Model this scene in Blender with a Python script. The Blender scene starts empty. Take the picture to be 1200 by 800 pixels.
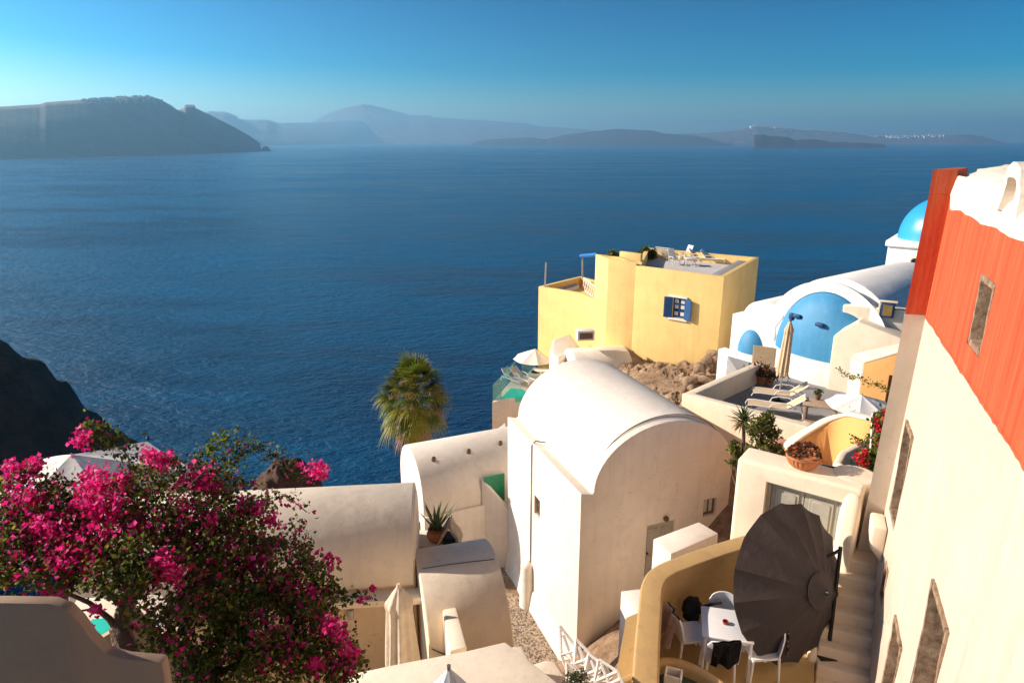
import bpy, bmesh, math, random
from mathutils import Vector, Matrix
random.seed(7)
R = math.radians
sc = bpy.context.scene
COL = sc.collection
PI = math.pi

# ------------------------------------------------------------------ camera maths (photo = 1200 x 800, focal 800 px)
PIT = math.atan(235/800); CP, SP = math.cos(PIT), math.sin(PIT)
def ray(px, py):
    x = (px-600)/800; y = (400-py)/800
    return Vector((x, CP+y*SP, -SP+y*CP))
def PZ(px, py, z):
    d = ray(px, py); return d*(z/d.z)
def PY(px, py, Y):
    d = ray(px, py); return d*(Y/d.y)
def PV(px, py, A, B):
    d = ray(px, py); nx, ny = B[1]-A[1], A[0]-B[0]
    return d*((A[0]*nx+A[1]*ny)/(d.x*nx+d.y*ny))
def PD(px, py, t):
    return ray(px, py)*t
def tz_(px, py, z): return z/ray(px, py).z
def V2(p): return Vector((p[0], p[1]))
def xy(p, z): return Vector((p[0], p[1], z))

# ------------------------------------------------------------------ materials
MATS = {}
class NT:
    def __init__(s, name):
        m = bpy.data.materials.new(name); m.use_nodes = True
        s.m = m; s.t = m.node_tree; s.n = s.t.nodes; s.l = s.t.links
        s.b = s.n['Principled BSDF']; s.out = s.n['Material Output']
        s.geo = s.n.new('ShaderNodeNewGeometry')
        MATS[name] = m
    def map(s, scale=(1,1,1), src=None, rot=(0,0,0)):
        k = s.n.new('ShaderNodeMapping'); k.inputs['Scale'].default_value = scale
        k.inputs['Rotation'].default_value = rot
        s.l.new(src or s.geo.outputs['Position'], k.inputs['Vector']); return k.outputs[0]
    def noise(s, scale, detail=4, rough=.55, vec=None, dist=0):
        k = s.n.new('ShaderNodeTexNoise'); k.inputs['Scale'].default_value = scale
        k.inputs['Detail'].default_value = detail; k.inputs['Roughness'].default_value = rough
        k.inputs['Distortion'].default_value = dist
        s.l.new(vec or s.geo.outputs['Position'], k.inputs['Vector']); return k.outputs['Fac']
    def vor(s, scale, feature='F1', vec=None, out='Distance'):
        k = s.n.new('ShaderNodeTexVoronoi'); k.inputs['Scale'].default_value = scale; k.feature = feature
        s.l.new(vec or s.geo.outputs['Position'], k.inputs['Vector']); return k.outputs[out]
    def ramp(s, fac, stops, interp='LINEAR'):
        k = s.n.new('ShaderNodeValToRGB'); e = k.color_ramp.elements; k.color_ramp.interpolation = interp
        while len(e) < len(stops): e.new(.5)
        for i, (p, c) in enumerate(stops):
            e[i].position = p
            e[i].color = (c, c, c, 1) if isinstance(c, (int, float)) else (*c, 1)
        s.l.new(fac, k.inputs[0]); return k.outputs[0]
    def mix(s, fac, a, b, mode='MIX'):
        k = s.n.new('ShaderNodeMix'); k.data_type = 'RGBA'; k.blend_type = mode
        for sock, v in ((k.inputs[0], fac), (k.inputs[6], a), (k.inputs[7], b)):
            if isinstance(v, (int, float)): sock.default_value = v
            elif isinstance(v, tuple): sock.default_value = (*v, 1)
            else: s.l.new(v, sock)
        return k.outputs[2]
    def math(s, op, a, b=None):
        k = s.n.new('ShaderNodeMath'); k.operation = op
        for sock, v in ((k.inputs[0], a), (k.inputs[1], b)):
            if v is None: continue
            if isinstance(v, (int, float)): sock.default_value = v
            else: s.l.new(v, sock)
        return k.outputs[0]
    def bump(s, h, strength=.3, dist=.02, prev=None):
        k = s.n.new('ShaderNodeBump'); k.inputs['Strength'].default_value = strength
        k.inputs['Distance'].default_value = dist
        s.l.new(h, k.inputs['Height'])
        if prev: s.l.new(prev, k.inputs['Normal'])
        s.l.new(k.outputs[0], s.b.inputs['Normal']); return k.outputs[0]
    def col(s, c):
        if isinstance(c, tuple): s.b.inputs['Base Color'].default_value = (*c, 1)
        else: s.l.new(c, s.b.inputs['Base Color'])
    def set(s, **kw):
        for k, v in kw.items(): s.b.inputs[k.replace('_', ' ')].default_value = v
        return s
def c3(c, f): return tuple(min(1, x*f) for x in c)

def plaster(name, base, dirt=(.45,.36,.26), amt=.35, rough=.85, streak=.25, bumpy=.35, crack=1.0):
    s = NT(name)
    n1 = s.noise(.9, 5, .6)
    c = s.mix(s.ramp(n1, [(.3, 0.0), (.75, 1.0)]), c3(base, .9), c3(base, 1.05))
    n2 = s.noise(3.5, 7, .7)
    c = s.mix(s.math('MULTIPLY', s.ramp(n2, [(.54, 0.0), (.8, 1.0)]), amt), c, dirt)
    n3 = s.noise(1.0, 5, .65, s.map((5, 5, .35)))
    c = s.mix(s.math('MULTIPLY', s.ramp(n3, [(.5, 0.0), (.82, 1.0)]), streak), c, dirt)
    n4 = s.noise(38, 2, .5)
    sp = s.ramp(n4, [(.76, 0.0), (.80, 1.0)])
    c = s.mix(s.math('MULTIPLY', sp, .35), c, c3(dirt, .5))
    pv_ = s.vor(.55, 'F1', s.map((1, 1, 1.6)), 'Color'); pg = s.n.new('ShaderNodeRGBToBW'); s.l.new(pv_, pg.inputs[0])
    soft = s.ramp(s.noise(1.6, 3, .6), [(.42, 0.0), (.58, 1.0)])
    c = s.mix(s.math('MULTIPLY', s.math('MULTIPLY', pg.outputs[0], soft), .22), c, c3(base, .80))
    dv = s.n.new('ShaderNodeVectorMath'); dv.operation = 'ADD'
    nz = s.n.new('ShaderNodeTexNoise'); nz.inputs['Scale'].default_value = 2.5; nz.inputs['Detail'].default_value = 6
    s.l.new(s.geo.outputs['Position'], nz.inputs['Vector']); s.l.new(s.geo.outputs['Position'], dv.inputs[0]); s.l.new(nz.outputs['Color'], dv.inputs[1])
    ck = s.ramp(s.vor(.75, 'DISTANCE_TO_EDGE', dv.outputs[0]), [(.0, 1.0), (.007, 0.0)])
    mk = s.ramp(s.noise(.6, 2), [(.50, 0.0), (.62, 1.0)])
    c = s.mix(s.math('MULTIPLY', s.math('MULTIPLY', ck, mk), .45*crack), c, c3(dirt, .7))
    s.col(c); s.set(Roughness=rough)
    b1 = s.bump(s.noise(2.2, 4, .5), .45*bumpy*2, .05)
    s.bump(s.noise(28, 6, .7), .35*bumpy*2, .012, b1)
    return s.m
WHITE = plaster('whitewash', (.88,.79,.68), amt=.32, streak=.24)
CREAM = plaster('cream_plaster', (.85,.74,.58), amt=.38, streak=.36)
CREAMW = plaster('warm_white_plaster', (.86,.73,.55), amt=.25, streak=.22)
CHURCHW = plaster('church_whitewash', (.9,.87,.82), amt=.12, streak=.08)
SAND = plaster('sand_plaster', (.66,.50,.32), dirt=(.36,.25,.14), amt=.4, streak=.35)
TAN = plaster('tan_cement', (.52,.34,.14), dirt=(.30,.20,.09), amt=.55, streak=.35)
HOUSEC = plaster('house_cream_plaster', (.65,.545,.43), dirt=(.42,.32,.22), amt=.4, streak=.5)
DIMW = plaster('shaded_sand_plaster', (.42,.29,.18), dirt=(.25,.17,.1), amt=.5, streak=.4)  # darker sand plaster, the garden wall's shade put into its colour
OCHRE = plaster('ochre_plaster', (.78,.40,.13), dirt=(.5,.3,.12), amt=.3, streak=.25)
YELLOW = plaster('yellow_plaster', (.88,.62,.23), dirt=(.55,.36,.14), amt=.2, streak=.32)
BLUED = plaster('blue_dome_paint', (.045,.27,.50), dirt=(.16,.38,.55), amt=.5, streak=.3, rough=.6)
FLOORW = plaster('roof_floor_paint', (.62,.60,.58), dirt=(.35,.33,.3), amt=.35, streak=0)
GREYF = plaster('grey_terrace_floor', (.30,.29,.29), dirt=(.18,.17,.17), amt=.4, streak=0)
STEPM = plaster('worn_step_plaster', (.80,.66,.50), dirt=(.32,.24,.16), amt=.5, streak=.2)

def orange_paint():
    s = NT('orange_paint')
    n = s.noise(1.0, 6, .7, s.map((9, 9, .22)))
    c = s.mix(s.ramp(n, [(.35, 0.0), (.62, 1.0)]), (.46,.054,.014), (.62,.11,.033))
    n2 = s.noise(1.0, 5, .6, s.map((22, 22, .3)))
    c = s.mix(s.math('MULTIPLY', s.ramp(n2, [(.55, 0.0), (.75, 1.0)]), .55), c, (.74,.24,.11))
    n3 = s.noise(30, 3, .6)
    c = s.mix(s.math('MULTIPLY', s.ramp(n3, [(.70, 0.0), (.76, 1.0)]), .5), c, (.72,.45,.32))
    s.col(c); s.set(Roughness=.75)
    b = s.bump(s.noise(2.0, 3), .4, .05); s.bump(s.noise(30, 5, .7), .4, .012, b); return s.m
ORANGE = orange_paint()

def rock(name, a, b, c, sc=.6, dist=.3):
    s = NT(name)
    n = s.noise(sc, 10, .68)
    k = s.ramp(n, [(.32, a), (.5, b), (.7, c)])
    v = s.vor(sc*5)
    k = s.mix(s.math('MULTIPLY', s.ramp(v, [(.0, 1.0), (.45, 0.0)]), .35), k, c3(a, .6))
    s.col(k); s.set(Roughness=.95)
    s.bump(s.noise(sc*6, 10, .75), .9, dist); return s.m
ROCK = rock('hillside_rock', (.16,.09,.05), (.38,.25,.15), (.58,.43,.29), 1.6, .12)
DARKR = rock('dark_lava_rock', (.030,.016,.011), (.075,.042,.028), (.15,.095,.065), .09, 1.6)
REDR = rock('red_lava_rock', (.05,.025,.015), (.12,.06,.04), (.2,.11,.07), .5, .4)
HAZEF = rock('hazed_far_rock', (.13,.14,.15), (.16,.165,.17), (.20,.20,.20), .003, 2)  # paler, more even rock: haze over headland and hills put into the colour
DARKI = rock('dark_island_lava', (.02,.016,.015), (.045,.035,.032), (.09,.07,.06), .004, 20)
FARR = rock('far_island_rock', (.05,.04,.035), (.14,.10,.08), (.34,.25,.19), .004, 30)
WSTONE = rock('window_stone', (.16,.10,.06), (.40,.26,.16), (.62,.46,.30), 9, .03)
DPANE = rock('dark_rough_pane', (.012,.008,.006), (.04,.022,.013), (.11,.06,.035), 14, .03)  # rough brown window pane, recess shade put into its dark colour

def simple(name, col, rough=.6, metal=0, bump=None, spec=.5, var=.15, vs=6):
    s = NT(name)
    s.col(s.mix(s.ramp(s.noise(vs, 4), [(.3, 0.0), (.7, 1.0)]), c3(col, 1-var), c3(col, 1+var)))
    s.set(Roughness=rough, Metallic=metal); s.b.inputs['Specular IOR Level'].default_value = spec
    if bump: s.bump(s.noise(bump[0], 4), bump[1], bump[2])
    return s.m
PLASTIC = simple('white_plastic', (.80,.80,.80), .35, var=.03)
WPAINT = simple('white_paint', (.80,.76,.70), .5, var=.05)
GREYDOOR = simple('grey_green_door_paint', (.42,.40,.33), .55, var=.12)
BROWNW = simple('brown_weathered_wood', (.17,.10,.055), .7, var=.3, vs=12)
BLUEP = simple('blue_shutter_paint', (.012,.085,.24), .45, var=.15)
BLUEL = simple('blue_lamp_paint', (.012,.06,.17), .5)
GLASSD = simple('dark_window_glass', (.03,.035,.04), .08, var=.05)
CURTAIN = simple('pale_curtain', (.62,.60,.55), .8, var=.1)
GREENP = simple('green_door_paint', (.02,.24,.12), .45)
TERRA = simple('terracotta', (.52,.20,.075), .8, bump=(30,.3,.01), var=.2)
SLINGM = simple('beige_sling_fabric', (.66,.49,.30), .9, var=.08)
CANV = simple('cream_canvas', (.68,.58,.44), .9, bump=(5,.5,.05), var=.08)
CANVW = simple('white_canvas', (.80,.76,.70), .9, bump=(5,.4,.04), var=.05)
CHAR = simple('charcoal_canvas', (.045,.034,.034), .85, bump=(8,.5,.03), var=.15)
BLACKC = simple('black_cloth', (.008,.008,.010), .9, bump=(14,.7,.05))
SHIRT = simple('pinkish_white_cotton', (.72,.62,.60), .9, bump=(14,.7,.04))
DARKM = simple('dark_metal', (.03,.03,.033), .45, .6)
STEEL = simple('pale_metal', (.45,.43,.40), .4, .6)
WOODT = simple('weathered_table_wood', (.42,.30,.20), .75, var=.2, vs=20)
REDC = simple('red_ceramic', (.30,.03,.02), .3)
SOIL = simple('dark_soil', (.05,.035,.025), .95)
CUSH = simple('lilac_grey_cushion', (.45,.42,.45), .9)
TRUNKM = simple('grey_brown_bark', (.17,.11,.07), .9, bump=(18,.9,.04), var=.35, vs=9)
PALMT = simple('palm_bark', (.17,.12,.075), .95, bump=(12,.9,.06), var=.3)
BLUEB = simple('bright_blue_paint', (.015,.14,.42), .5)
CABLE = simple('grey_cable', (.12,.10,.085), .7)

def leafm(name, col, trans=.4, var=.3, rough=.5):
    s = NT(name)
    n = s.noise(9, 3)
    c = s.mix(s.ramp(n, [(.3, 0.0), (.7, 1.0)]), c3(col, 1-var), c3(col, 1+var))
    s.col(c); s.set(Roughness=rough); s.b.inputs['Specular IOR Level'].default_value = .3
    tr = s.n.new('ShaderNodeBsdfTranslucent'); s.l.new(c, tr.inputs[0])
    mx = s.n.new('ShaderNodeMixShader'); mx.inputs[0].default_value = trans
    s.l.new(s.b.outputs[0], mx.inputs[1]); s.l.new(tr.outputs[0], mx.inputs[2])
    s.l.new(mx.outputs[0], s.out.inputs[0]); return s.m
LEAF = [leafm('leaf_green', (.12,.16,.025), .5), leafm('leaf_dark_green', (.055,.085,.018), .4),
        leafm('leaf_yellow_green', (.28,.29,.035), .5), leafm('leaf_brown', (.12,.06,.025))]
PINK = [leafm('bract_magenta', (.80,.020,.22), .5, .2), leafm('bract_pink', (.95,.09,.36), .5, .2),
        leafm('bract_crimson', (.55,.012,.11), .4, .25)]
REDF = [leafm('red_flower', (.62,.012,.03), .35, .2)]
SUCC = [leafm('red_succulent', (.22,.045,.03), .15), leafm('brown_succulent', (.15,.07,.035), .15),
        leafm('pale_green_succulent', (.16,.15,.06), .15)]
PALML = [leafm('palm_green', (.12,.17,.02), .35), leafm('palm_yellow', (.30,.28,.035), .35),
         leafm('palm_dry', (.33,.19,.09), .2), leafm('palm_dark_green', (.035,.06,.015), .2)]
AGAVE = [leafm('agave_green', (.10,.15,.06), .1), leafm('agave_edge', (.30,.30,.10), .1)]
YUCC = [leafm('yucca_green', (.09,.12,.035), .15), leafm('yucca_dry', (.30,.19,.09), .15)]
SHRUB = [leafm('shrub_green', (.09,.12,.025), .45), leafm('shrub_olive', (.24,.22,.06), .45)]

def pebble():
    s = NT('pebble_mosaic')
    v = s.vor(16, 'DISTANCE_TO_EDGE'); cc = s.vor(16, 'F1', out='Color')
    g = s.n.new('ShaderNodeRGBToBW'); s.l.new(cc, g.inputs[0])
    c = s.ramp(g.outputs[0], [(.25, (.05,.035,.03)), (.45, (.24,.17,.11)), (.6, (.40,.30,.21)), (.8, (.50,.40,.29))])
    c = s.mix(s.ramp(v, [(.04, 1.0), (.09, 0.0)]), c, (.36,.28,.2))
    s.col(c); s.set(Roughness=.8); s.bump(s.ramp(v, [(.0, 0.0), (.2, 1.0)]), .7, .02); return s.m
PEBBLE = pebble()

def sea_mat():
    s = NT('sea_water')
    big = s.noise(.0022, 5, .6, s.map((1, 2.6, 1), rot=(0, 0, .35)))
    mid = s.noise(.011, 4, .6, s.map((1, 3.5, 1), rot=(0, 0, .3)))
    f = s.ramp(s.math('ADD', s.math('MULTIPLY', big, .65), s.math('MULTIPLY', mid, .35)), [(.40, 0.0), (.60, 1.0)])
    s.col(s.mix(f, (.0003,.034,.100), (.002,.088,.21)))
    s.l.new(s.ramp(f, [(0, .12), (1, .26)]), s.b.inputs['Roughness'])
    s.b.inputs['IOR'].default_value = 1.33; s.b.inputs['Specular IOR Level'].default_value = .26
    w1 = s.noise(.16, 3, .6, s.map((1, 1.9, 1), rot=(0, 0, .5)))
    w2 = s.noise(.55, 4, .65, s.map((1, 1.7, 1), rot=(0, 0, .25)))
    b = s.bump(w1, .9, 2.4)
    b = s.bump(w2, .8, .9, b)
    s.bump(s.noise(.03, 3, .5, s.map((1, 2.2, 1), rot=(0, 0, .4))), .5, 4, b)
    return s.m
SEA = sea_mat()
def pool_mat():
    s = NT('pool_water'); n = s.noise(3, 3)
    s.col(s.mix(n, (.03,.62,.46), (.08,.80,.62))); s.set(Roughness=.06)
    s.bump(s.noise(4, 3), .3, .03); return s.m
POOL = pool_mat()
def tub_mat():
    s = NT('tub_water'); s.col((.06,.10,.08)); s.set(Roughness=.05); s.bump(s.noise(6, 3), .4, .02); return s.m
TUBW = tub_mat()
def glass_mat():
    s = NT('balustrade_glass')
    s.col((.30,.55,.55)); s.set(Roughness=.05)
    tp = s.n.new('ShaderNodeBsdfTransparent'); tp.inputs[0].default_value = (.75,.9,.9,1)
    mx = s.n.new('ShaderNodeMixShader'); mx.inputs[0].default_value = .68
    s.l.new(s.b.outputs[0], mx.inputs[1]); s.l.new(tp.outputs[0], mx.inputs[2]); s.l.new(mx.outputs[0], s.out.inputs[0])
    return s.m
GLASS = glass_mat()
def stripe_mat():
    s = NT('striped_towel')
    w = s.n.new('ShaderNodeTexWave'); w.inputs['Scale'].default_value = 2.2; w.inputs['Distortion'].default_value = 2
    s.l.new(s.map((1,1,1.5), rot=(.5,.6,0)), w.inputs['Vector'])
    s.col(s.ramp(w.outputs['Fac'], [(.25, (.01,.01,.012)), (.42, (.02,.22,.17)), (.62, (.7,.68,.65)), (.85, (.35,.03,.03))], 'CONSTANT'))
    s.set(Roughness=.9); return s.m
STRIPE = stripe_mat()

# ------------------------------------------------------------------ object helpers
ROOTM = {}
def frame_of(p):
    while p is not None and p.name not in ROOTM: p = p.parent
    return ROOTM[p.name] if p is not None else Matrix()
def tag(o, label=None, cat=None, group=None, kind=None):
    if label: o['label'] = label
    if cat: o['category'] = cat
    if group: o['group'] = group
    if kind: o['kind'] = kind
    return o
def thing(name, label, cat, loc=(0,0,0), rz=0, group=None):
    e = bpy.data.objects.new(name, None); COL.objects.link(e)
    e.location = loc; e.rotation_euler = (0, 0, rz); e.empty_display_size = .2
    ROOTM[e.name] = Matrix.Translation(Vector(loc)) @ Matrix.Rotation(rz, 4, 'Z')
    return tag(e, label, cat, group)
def fin(name, bm, mat, parent=None, world=True, bevel=0, seg=2, smooth=True, ang=38, label=None):
    """bmesh -> one linked object. world=True: coordinates are world ones, moved into the thing's frame."""
    if bevel:
        bmesh.ops.recalc_face_normals(bm, faces=bm.faces)
        es = [e for e in bm.edges if len(e.link_faces) == 2 and e.calc_face_angle(0) > R(30)]
        bmesh.ops.bevel(bm, geom=es, offset=bevel, segments=seg, profile=.5, affect='EDGES', clamp_overlap=True)
    if world and parent is not None:
        bmesh.ops.transform(bm, matrix=frame_of(parent).inverted(), verts=bm.verts)
    me = bpy.data.meshes.new(name); bm.to_mesh(me); bm.free()
    ms = mat if isinstance(mat, list) else [mat]
    for m in ms: me.materials.append(m)
    if smooth:
        me.polygons.foreach_set('use_smooth', [True]*len(me.polygons)); me.set_sharp_from_angle(angle=R(ang))
    o = bpy.data.objects.new(name, me); COL.objects.link(o)
    if parent is not None: o.parent = parent
    if label: o['label'] = label
    return o
def new(): return bmesh.new()
def prism(bm, pts, z0, z1):
    """vertical prism; z0, z1 numbers or lists per corner"""
    n = len(pts)
    a = sum(pts[i][0]*pts[(i+1) % n][1]-pts[(i+1) % n][0]*pts[i][1] for i in range(n))
    idx = list(range(n)) if a > 0 else list(range(n))[::-1]
    g = lambda z, i: z[i] if isinstance(z, (list, tuple)) else z
    lo = [bm.verts.new((pts[i][0], pts[i][1], g(z0, i))) for i in idx]
    hi = [bm.verts.new((pts[i][0], pts[i][1], g(z1, i))) for i in idx]
    bm.faces.new(lo[::-1]); bm.faces.new(hi)
    for i in range(n):
        j = (i+1) % n; bm.faces.new((lo[i], lo[j], hi[j], hi[i]))
    return bm
def box(bm, c, s, M=None):
    T = (M or Matrix()) @ Matrix.Translation(Vector(c)) @ Matrix.Diagonal((*s, 1))
    r = bmesh.ops.create_cube(bm, size=1, matrix=T)
    if T.determinant() < 0: bmesh.ops.reverse_faces(bm, faces=list({f for v in r['verts'] for f in v.link_faces}))
    return bm
def cyl(bm, p0, p1, r0, r1=None, n=12, caps=True):
    r1 = r0 if r1 is None else r1
    p0, p1 = Vector(p0), Vector(p1); d = p1-p0
    M = Matrix.Translation((p0+p1)/2) @ d.to_track_quat('Z', 'Y').to_matrix().to_4x4()
    bmesh.ops.create_cone(bm, cap_ends=caps, segments=n, radius1=r0, radius2=max(r1, 1e-4), depth=d.length, matrix=M)
    return bm
def tube(bm, pts, rad, n=8):
    """smooth tube through points; rad number or list"""
    pts = [Vector(p) for p in pts]; rings = []
    up = Vector((0, 0, 1))
    for i, p in enumerate(pts):
        d = (pts[min(i+1, len(pts)-1)]-pts[max(i-1, 0)]).normalized()
        a = d.cross(up); a = a.normalized() if a.length > 1e-3 else Vector((1, 0, 0)); b = d.cross(a).normalized()
        r = rad[i] if isinstance(rad, (list, tuple)) else rad
        rings.append([bm.verts.new(p+(a*math.cos(2*PI*k/n)+b*math.sin(2*PI*k/n))*r) for k in range(n)])
    for i in range(len(rings)-1):
        for k in range(n):
            bm.faces.new((rings[i][k], rings[i][(k+1) % n], rings[i+1][(k+1) % n], rings[i+1][k]))
    bm.faces.new(rings[0][::-1]); bm.faces.new(rings[-1]); return bm
def lathe(bm, c, prof, n=28, M=None):
    rings = []
    for r, z in prof:
        rings.append([bm.verts.new(Vector(c)+Vector((r*math.cos(2*PI*k/n), r*math.sin(2*PI*k/n), z))) for k in range(n)])
    for i in range(len(rings)-1):
        for k in range(n):
            bm.faces.new((rings[i][k], rings[i][(k+1) % n], rings[i+1][(k+1) % n], rings[i+1][k]))
    bm.faces.new(rings[0][::-1]); bm.faces.new(rings[-1])
    if M: bmesh.ops.transform(bm, matrix=M, verts=bm.verts)
    return bm
def band(bm, path, w, z0, z1, closed=False):
    """wall of thickness w along a plan path (w to the left of the path)"""
    P = [V2(p) for p in path]; n = len(P); off = []
    for i in range(n):
        a = P[i]-P[i-1] if (i or closed) else P[1]-P[0]
        b = P[(i+1) % n]-P[i] if (i < n-1 or closed) else P[-1]-P[-2]
        a.normalize(); b.normalize()
        na, nb = Vector((-a.y, a.x)), Vector((-b.y, b.x)); m = (na+nb).normalized()
        off.append(P[i]+m*(w/max(.35, m.dot(na))))
    g = lambda z, i: z[i] if isinstance(z, (list, tuple)) else z
    q = [[bm.verts.new((P[i].x, P[i].y, g(z0, i))), bm.verts.new((off[i].x, off[i].y, g(z0, i))),
          bm.verts.new((off[i].x, off[i].y, g(z1, i))), bm.verts.new((P[i].x, P[i].y, g(z1, i)))] for i in range(n)]
    for i in range(n if closed else n-1):
        A, B = q[i], q[(i+1) % n]
        for k in range(4): bm.faces.new((A[k], A[(k+1) % 4], B[(k+1) % 4], B[k]))
    if not closed: bm.faces.new(q[0]); bm.faces.new(q[-1][::-1])
    bmesh.ops.recalc_face_normals(bm, faces=bm.faces); return bm
def extrude_profile(bm, O, u, v, prof, t0, t1):
    """prof = list of (s, z); plan position O + u*s + v*t"""
    O, u, v = V2(O), V2(u), V2(v); rows = []
    for t in (t0, t1):
        rows.append([bm.verts.new(((O+u*s+v*t).x, (O+u*s+v*t).y, z)) for s, z in prof])
    n = len(prof)
    bm.faces.new(rows[0]); bm.faces.new(rows[1][::-1])
    for i in range(n):
        j = (i+1) % n; bm.faces.new((rows[0][i], rows[1][i], rows[1][j], rows[0][j]))
    bmesh.ops.recalc_face_normals(bm, faces=bm.faces); return bm
def arc(s0, s1, z, rise, n=20, p=1.0):
    m, h = (s0+s1)/2, (s1-s0)/2
    return [(m+h*math.cos(PI*k/n), z+rise*math.sin(PI*k/n)**p) for k in range(n+1)]
def unit(a):
    a = V2(a); a.normalize(); return a
def vault(bm, C0, C1, hw, rise, zs, zb, grow=0, n=24):
    """barrel vault house: centre line C0 -> C1, half width hw"""
    C0, C1 = V2(C0), V2(C1); ax = unit(C1-C0); sd = Vector((ax.y, -ax.x))
    prof = [(-hw, zb), (hw, zb)]+arc(-hw, hw, zs, rise, n)
    return extrude_profile(bm, C0, sd, ax, prof, -grow, (C1-C0).length+grow)
def cut(o, boxes, prisms=()):
    """boolean-cut boxes (list of (matrix, size)) out of o and bake the result"""
    bm = new()
    for M, s in boxes: box(bm, (0, 0, 0), s, M)
    for pts, z0, z1 in prisms: prism(bm, pts, z0, z1)
    me = bpy.data.meshes.new('cutter'); bm.to_mesh(me); bm.free()
    c = bpy.data.objects.new('cutter', me); COL.objects.link(c)
    root = o
    while root.parent: root = root.parent
    c.matrix_world = Matrix()
    sv = o.parent; 
    if sv is not None: me.transform(frame_of(sv).inverted()); o.parent = None
    m = o.modifiers.new('b', 'BOOLEAN'); m.object = c; m.operation = 'DIFFERENCE'; m.solver = 'EXACT'
    bpy.context.view_layer.update()
    dg = bpy.context.evaluated_depsgraph_get()
    nm = bpy.data.meshes.new_from_object(o.evaluated_get(dg)); nm.name = o.data.name
    o.modifiers.clear(); o.data = nm
    if sv is not None: o.parent = sv
    bpy.data.objects.remove(c); bpy.data.meshes.remove(me)
    nm.polygons.foreach_set('use_smooth', [True]*len(nm.polygons)); nm.set_sharp_from_angle(angle=R(38))
    return o
def wallM(A, B, s, z, out=0):
    """matrix at distance s along wall A->B, height z; X along wall, Y outward (right-hand side of A->B), Z up"""
    A, B = V2(A), V2(B); u = unit(B-A); nrm = Vector((u.y, -u.x)); p = A+u*s+nrm*out
    return Matrix(((u.x, nrm.x, 0, p.x), (u.y, nrm.y, 0, p.y), (0, 0, 1, z), (0, 0, 0, 1)))
def sz(px, py, A, B):
    p = PV(px, py, A, B); u = unit(V2(B)-V2(A)); return ((V2(p)-V2(A)).dot(u), p.z)
def children(o): return [c for c in bpy.data.objects if c.parent == o]
def copy_tree(o, loc=None, rz=None, label=None, parent=None):
    c = o.copy(); COL.objects.link(c)
    if parent is not None: c.parent = parent
    if loc is not None: c.location = loc
    if rz is not None: c.rotation_euler = (0, 0, rz)
    if label: c['label'] = label
    for ch in children(o): copy_tree(ch, parent=c)
    return c
def small_window(parent, A, B, s, z, w, h, frame=WPAINT, pane=GLASSD, depth=.14, bars=(1, 1), out=0, ft=.05):
    """frame + pane standing in a recess"""
    M = wallM(A, B, s, z, out-depth)
    bm = new()
    for x in (-w/2+ft/2, w/2-ft/2): box(bm, (x, 0, 0), (ft, .05, h), M)
    for y in (-h/2+ft/2, h/2-ft/2): box(bm, (0, .001, y), (w-2*ft, .05, ft), M)
    for i in range(bars[0]): box(bm, (-w/2+w*(i+1)/(bars[0]+1), .002, 0), (.03, .04, h-2*ft), M)
    for i in range(bars[1]): box(bm, (0, .004, -h/2+h*(i+1)/(bars[1]+1)), (w-2*ft, .03, .03), M)
    f = fin('window_frame', bm, frame, parent, smooth=False)
    bm = new(); box(bm, (0, -.02, 0), (w-.02, .012, h-.02), M); fin('pane', bm, pane, f, smooth=False)
    return f
def leaf_cloud(bm, pts, size, mats=(0,), weights=None, asp=.55, up=.4, flat=False):
    """one bent two-triangle leaf per point"""
    rnd = random.random
    for p in pts:
        d = Vector((random.gauss(0, 1), random.gauss(0, 1), random.gauss(0, 1)+up)).normalized()
        a = d.cross(Vector((rnd()-.5, rnd()-.5, rnd()-.5))).normalized()
        L = size*(.6+.8*rnd()); w = L*asp
        n = d.cross(a)
        p = Vector(p); v = [bm.verts.new(p), bm.verts.new(p+d*L*.5+a*w*.5+n*w*.15), bm.verts.new(p+d*L), bm.verts.new(p+d*L*.5-a*w*.5+n*w*.15)]
        m = random.choices(mats, weights)[0] if weights else random.choice(mats)
        for f in (bm.faces.new((v[0], v[1], v[2])), bm.faces.new((v[0], v[2], v[3]))): f.material_index = m
def blade(bm, base, tip, w, mi=0, sag=0, n=5, fold=.25):
    """tapering strap leaf from base to tip"""
    base, tip = Vector(base), Vector(tip); d = tip-base
    side = d.cross(Vector((0, 0, 1))); side = side.normalized() if side.length > 1e-3 else Vector((1, 0, 0))
    nrm = side.cross(d).normalized(); rows = []
    for i in range(n+1):
        k = i/n; p = base+d*k+Vector((0, 0, -sag*k*k)); ww = w*(.6+.8*math.sin(PI*min(k*1.2, 1)*.5+.2))*(1-k**2.2)+.002
        rows.append([bm.verts.new(p-side*ww/2+nrm*ww*fold), bm.verts.new(p), bm.verts.new(p+side*ww/2+nrm*ww*fold)])
    for i in range(n):
        for j in (0, 1):
            f = bm.faces.new((rows[i][j], rows[i][j+1], rows[i+1][j+1], rows[i+1][j])); f.material_index = mi
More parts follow.
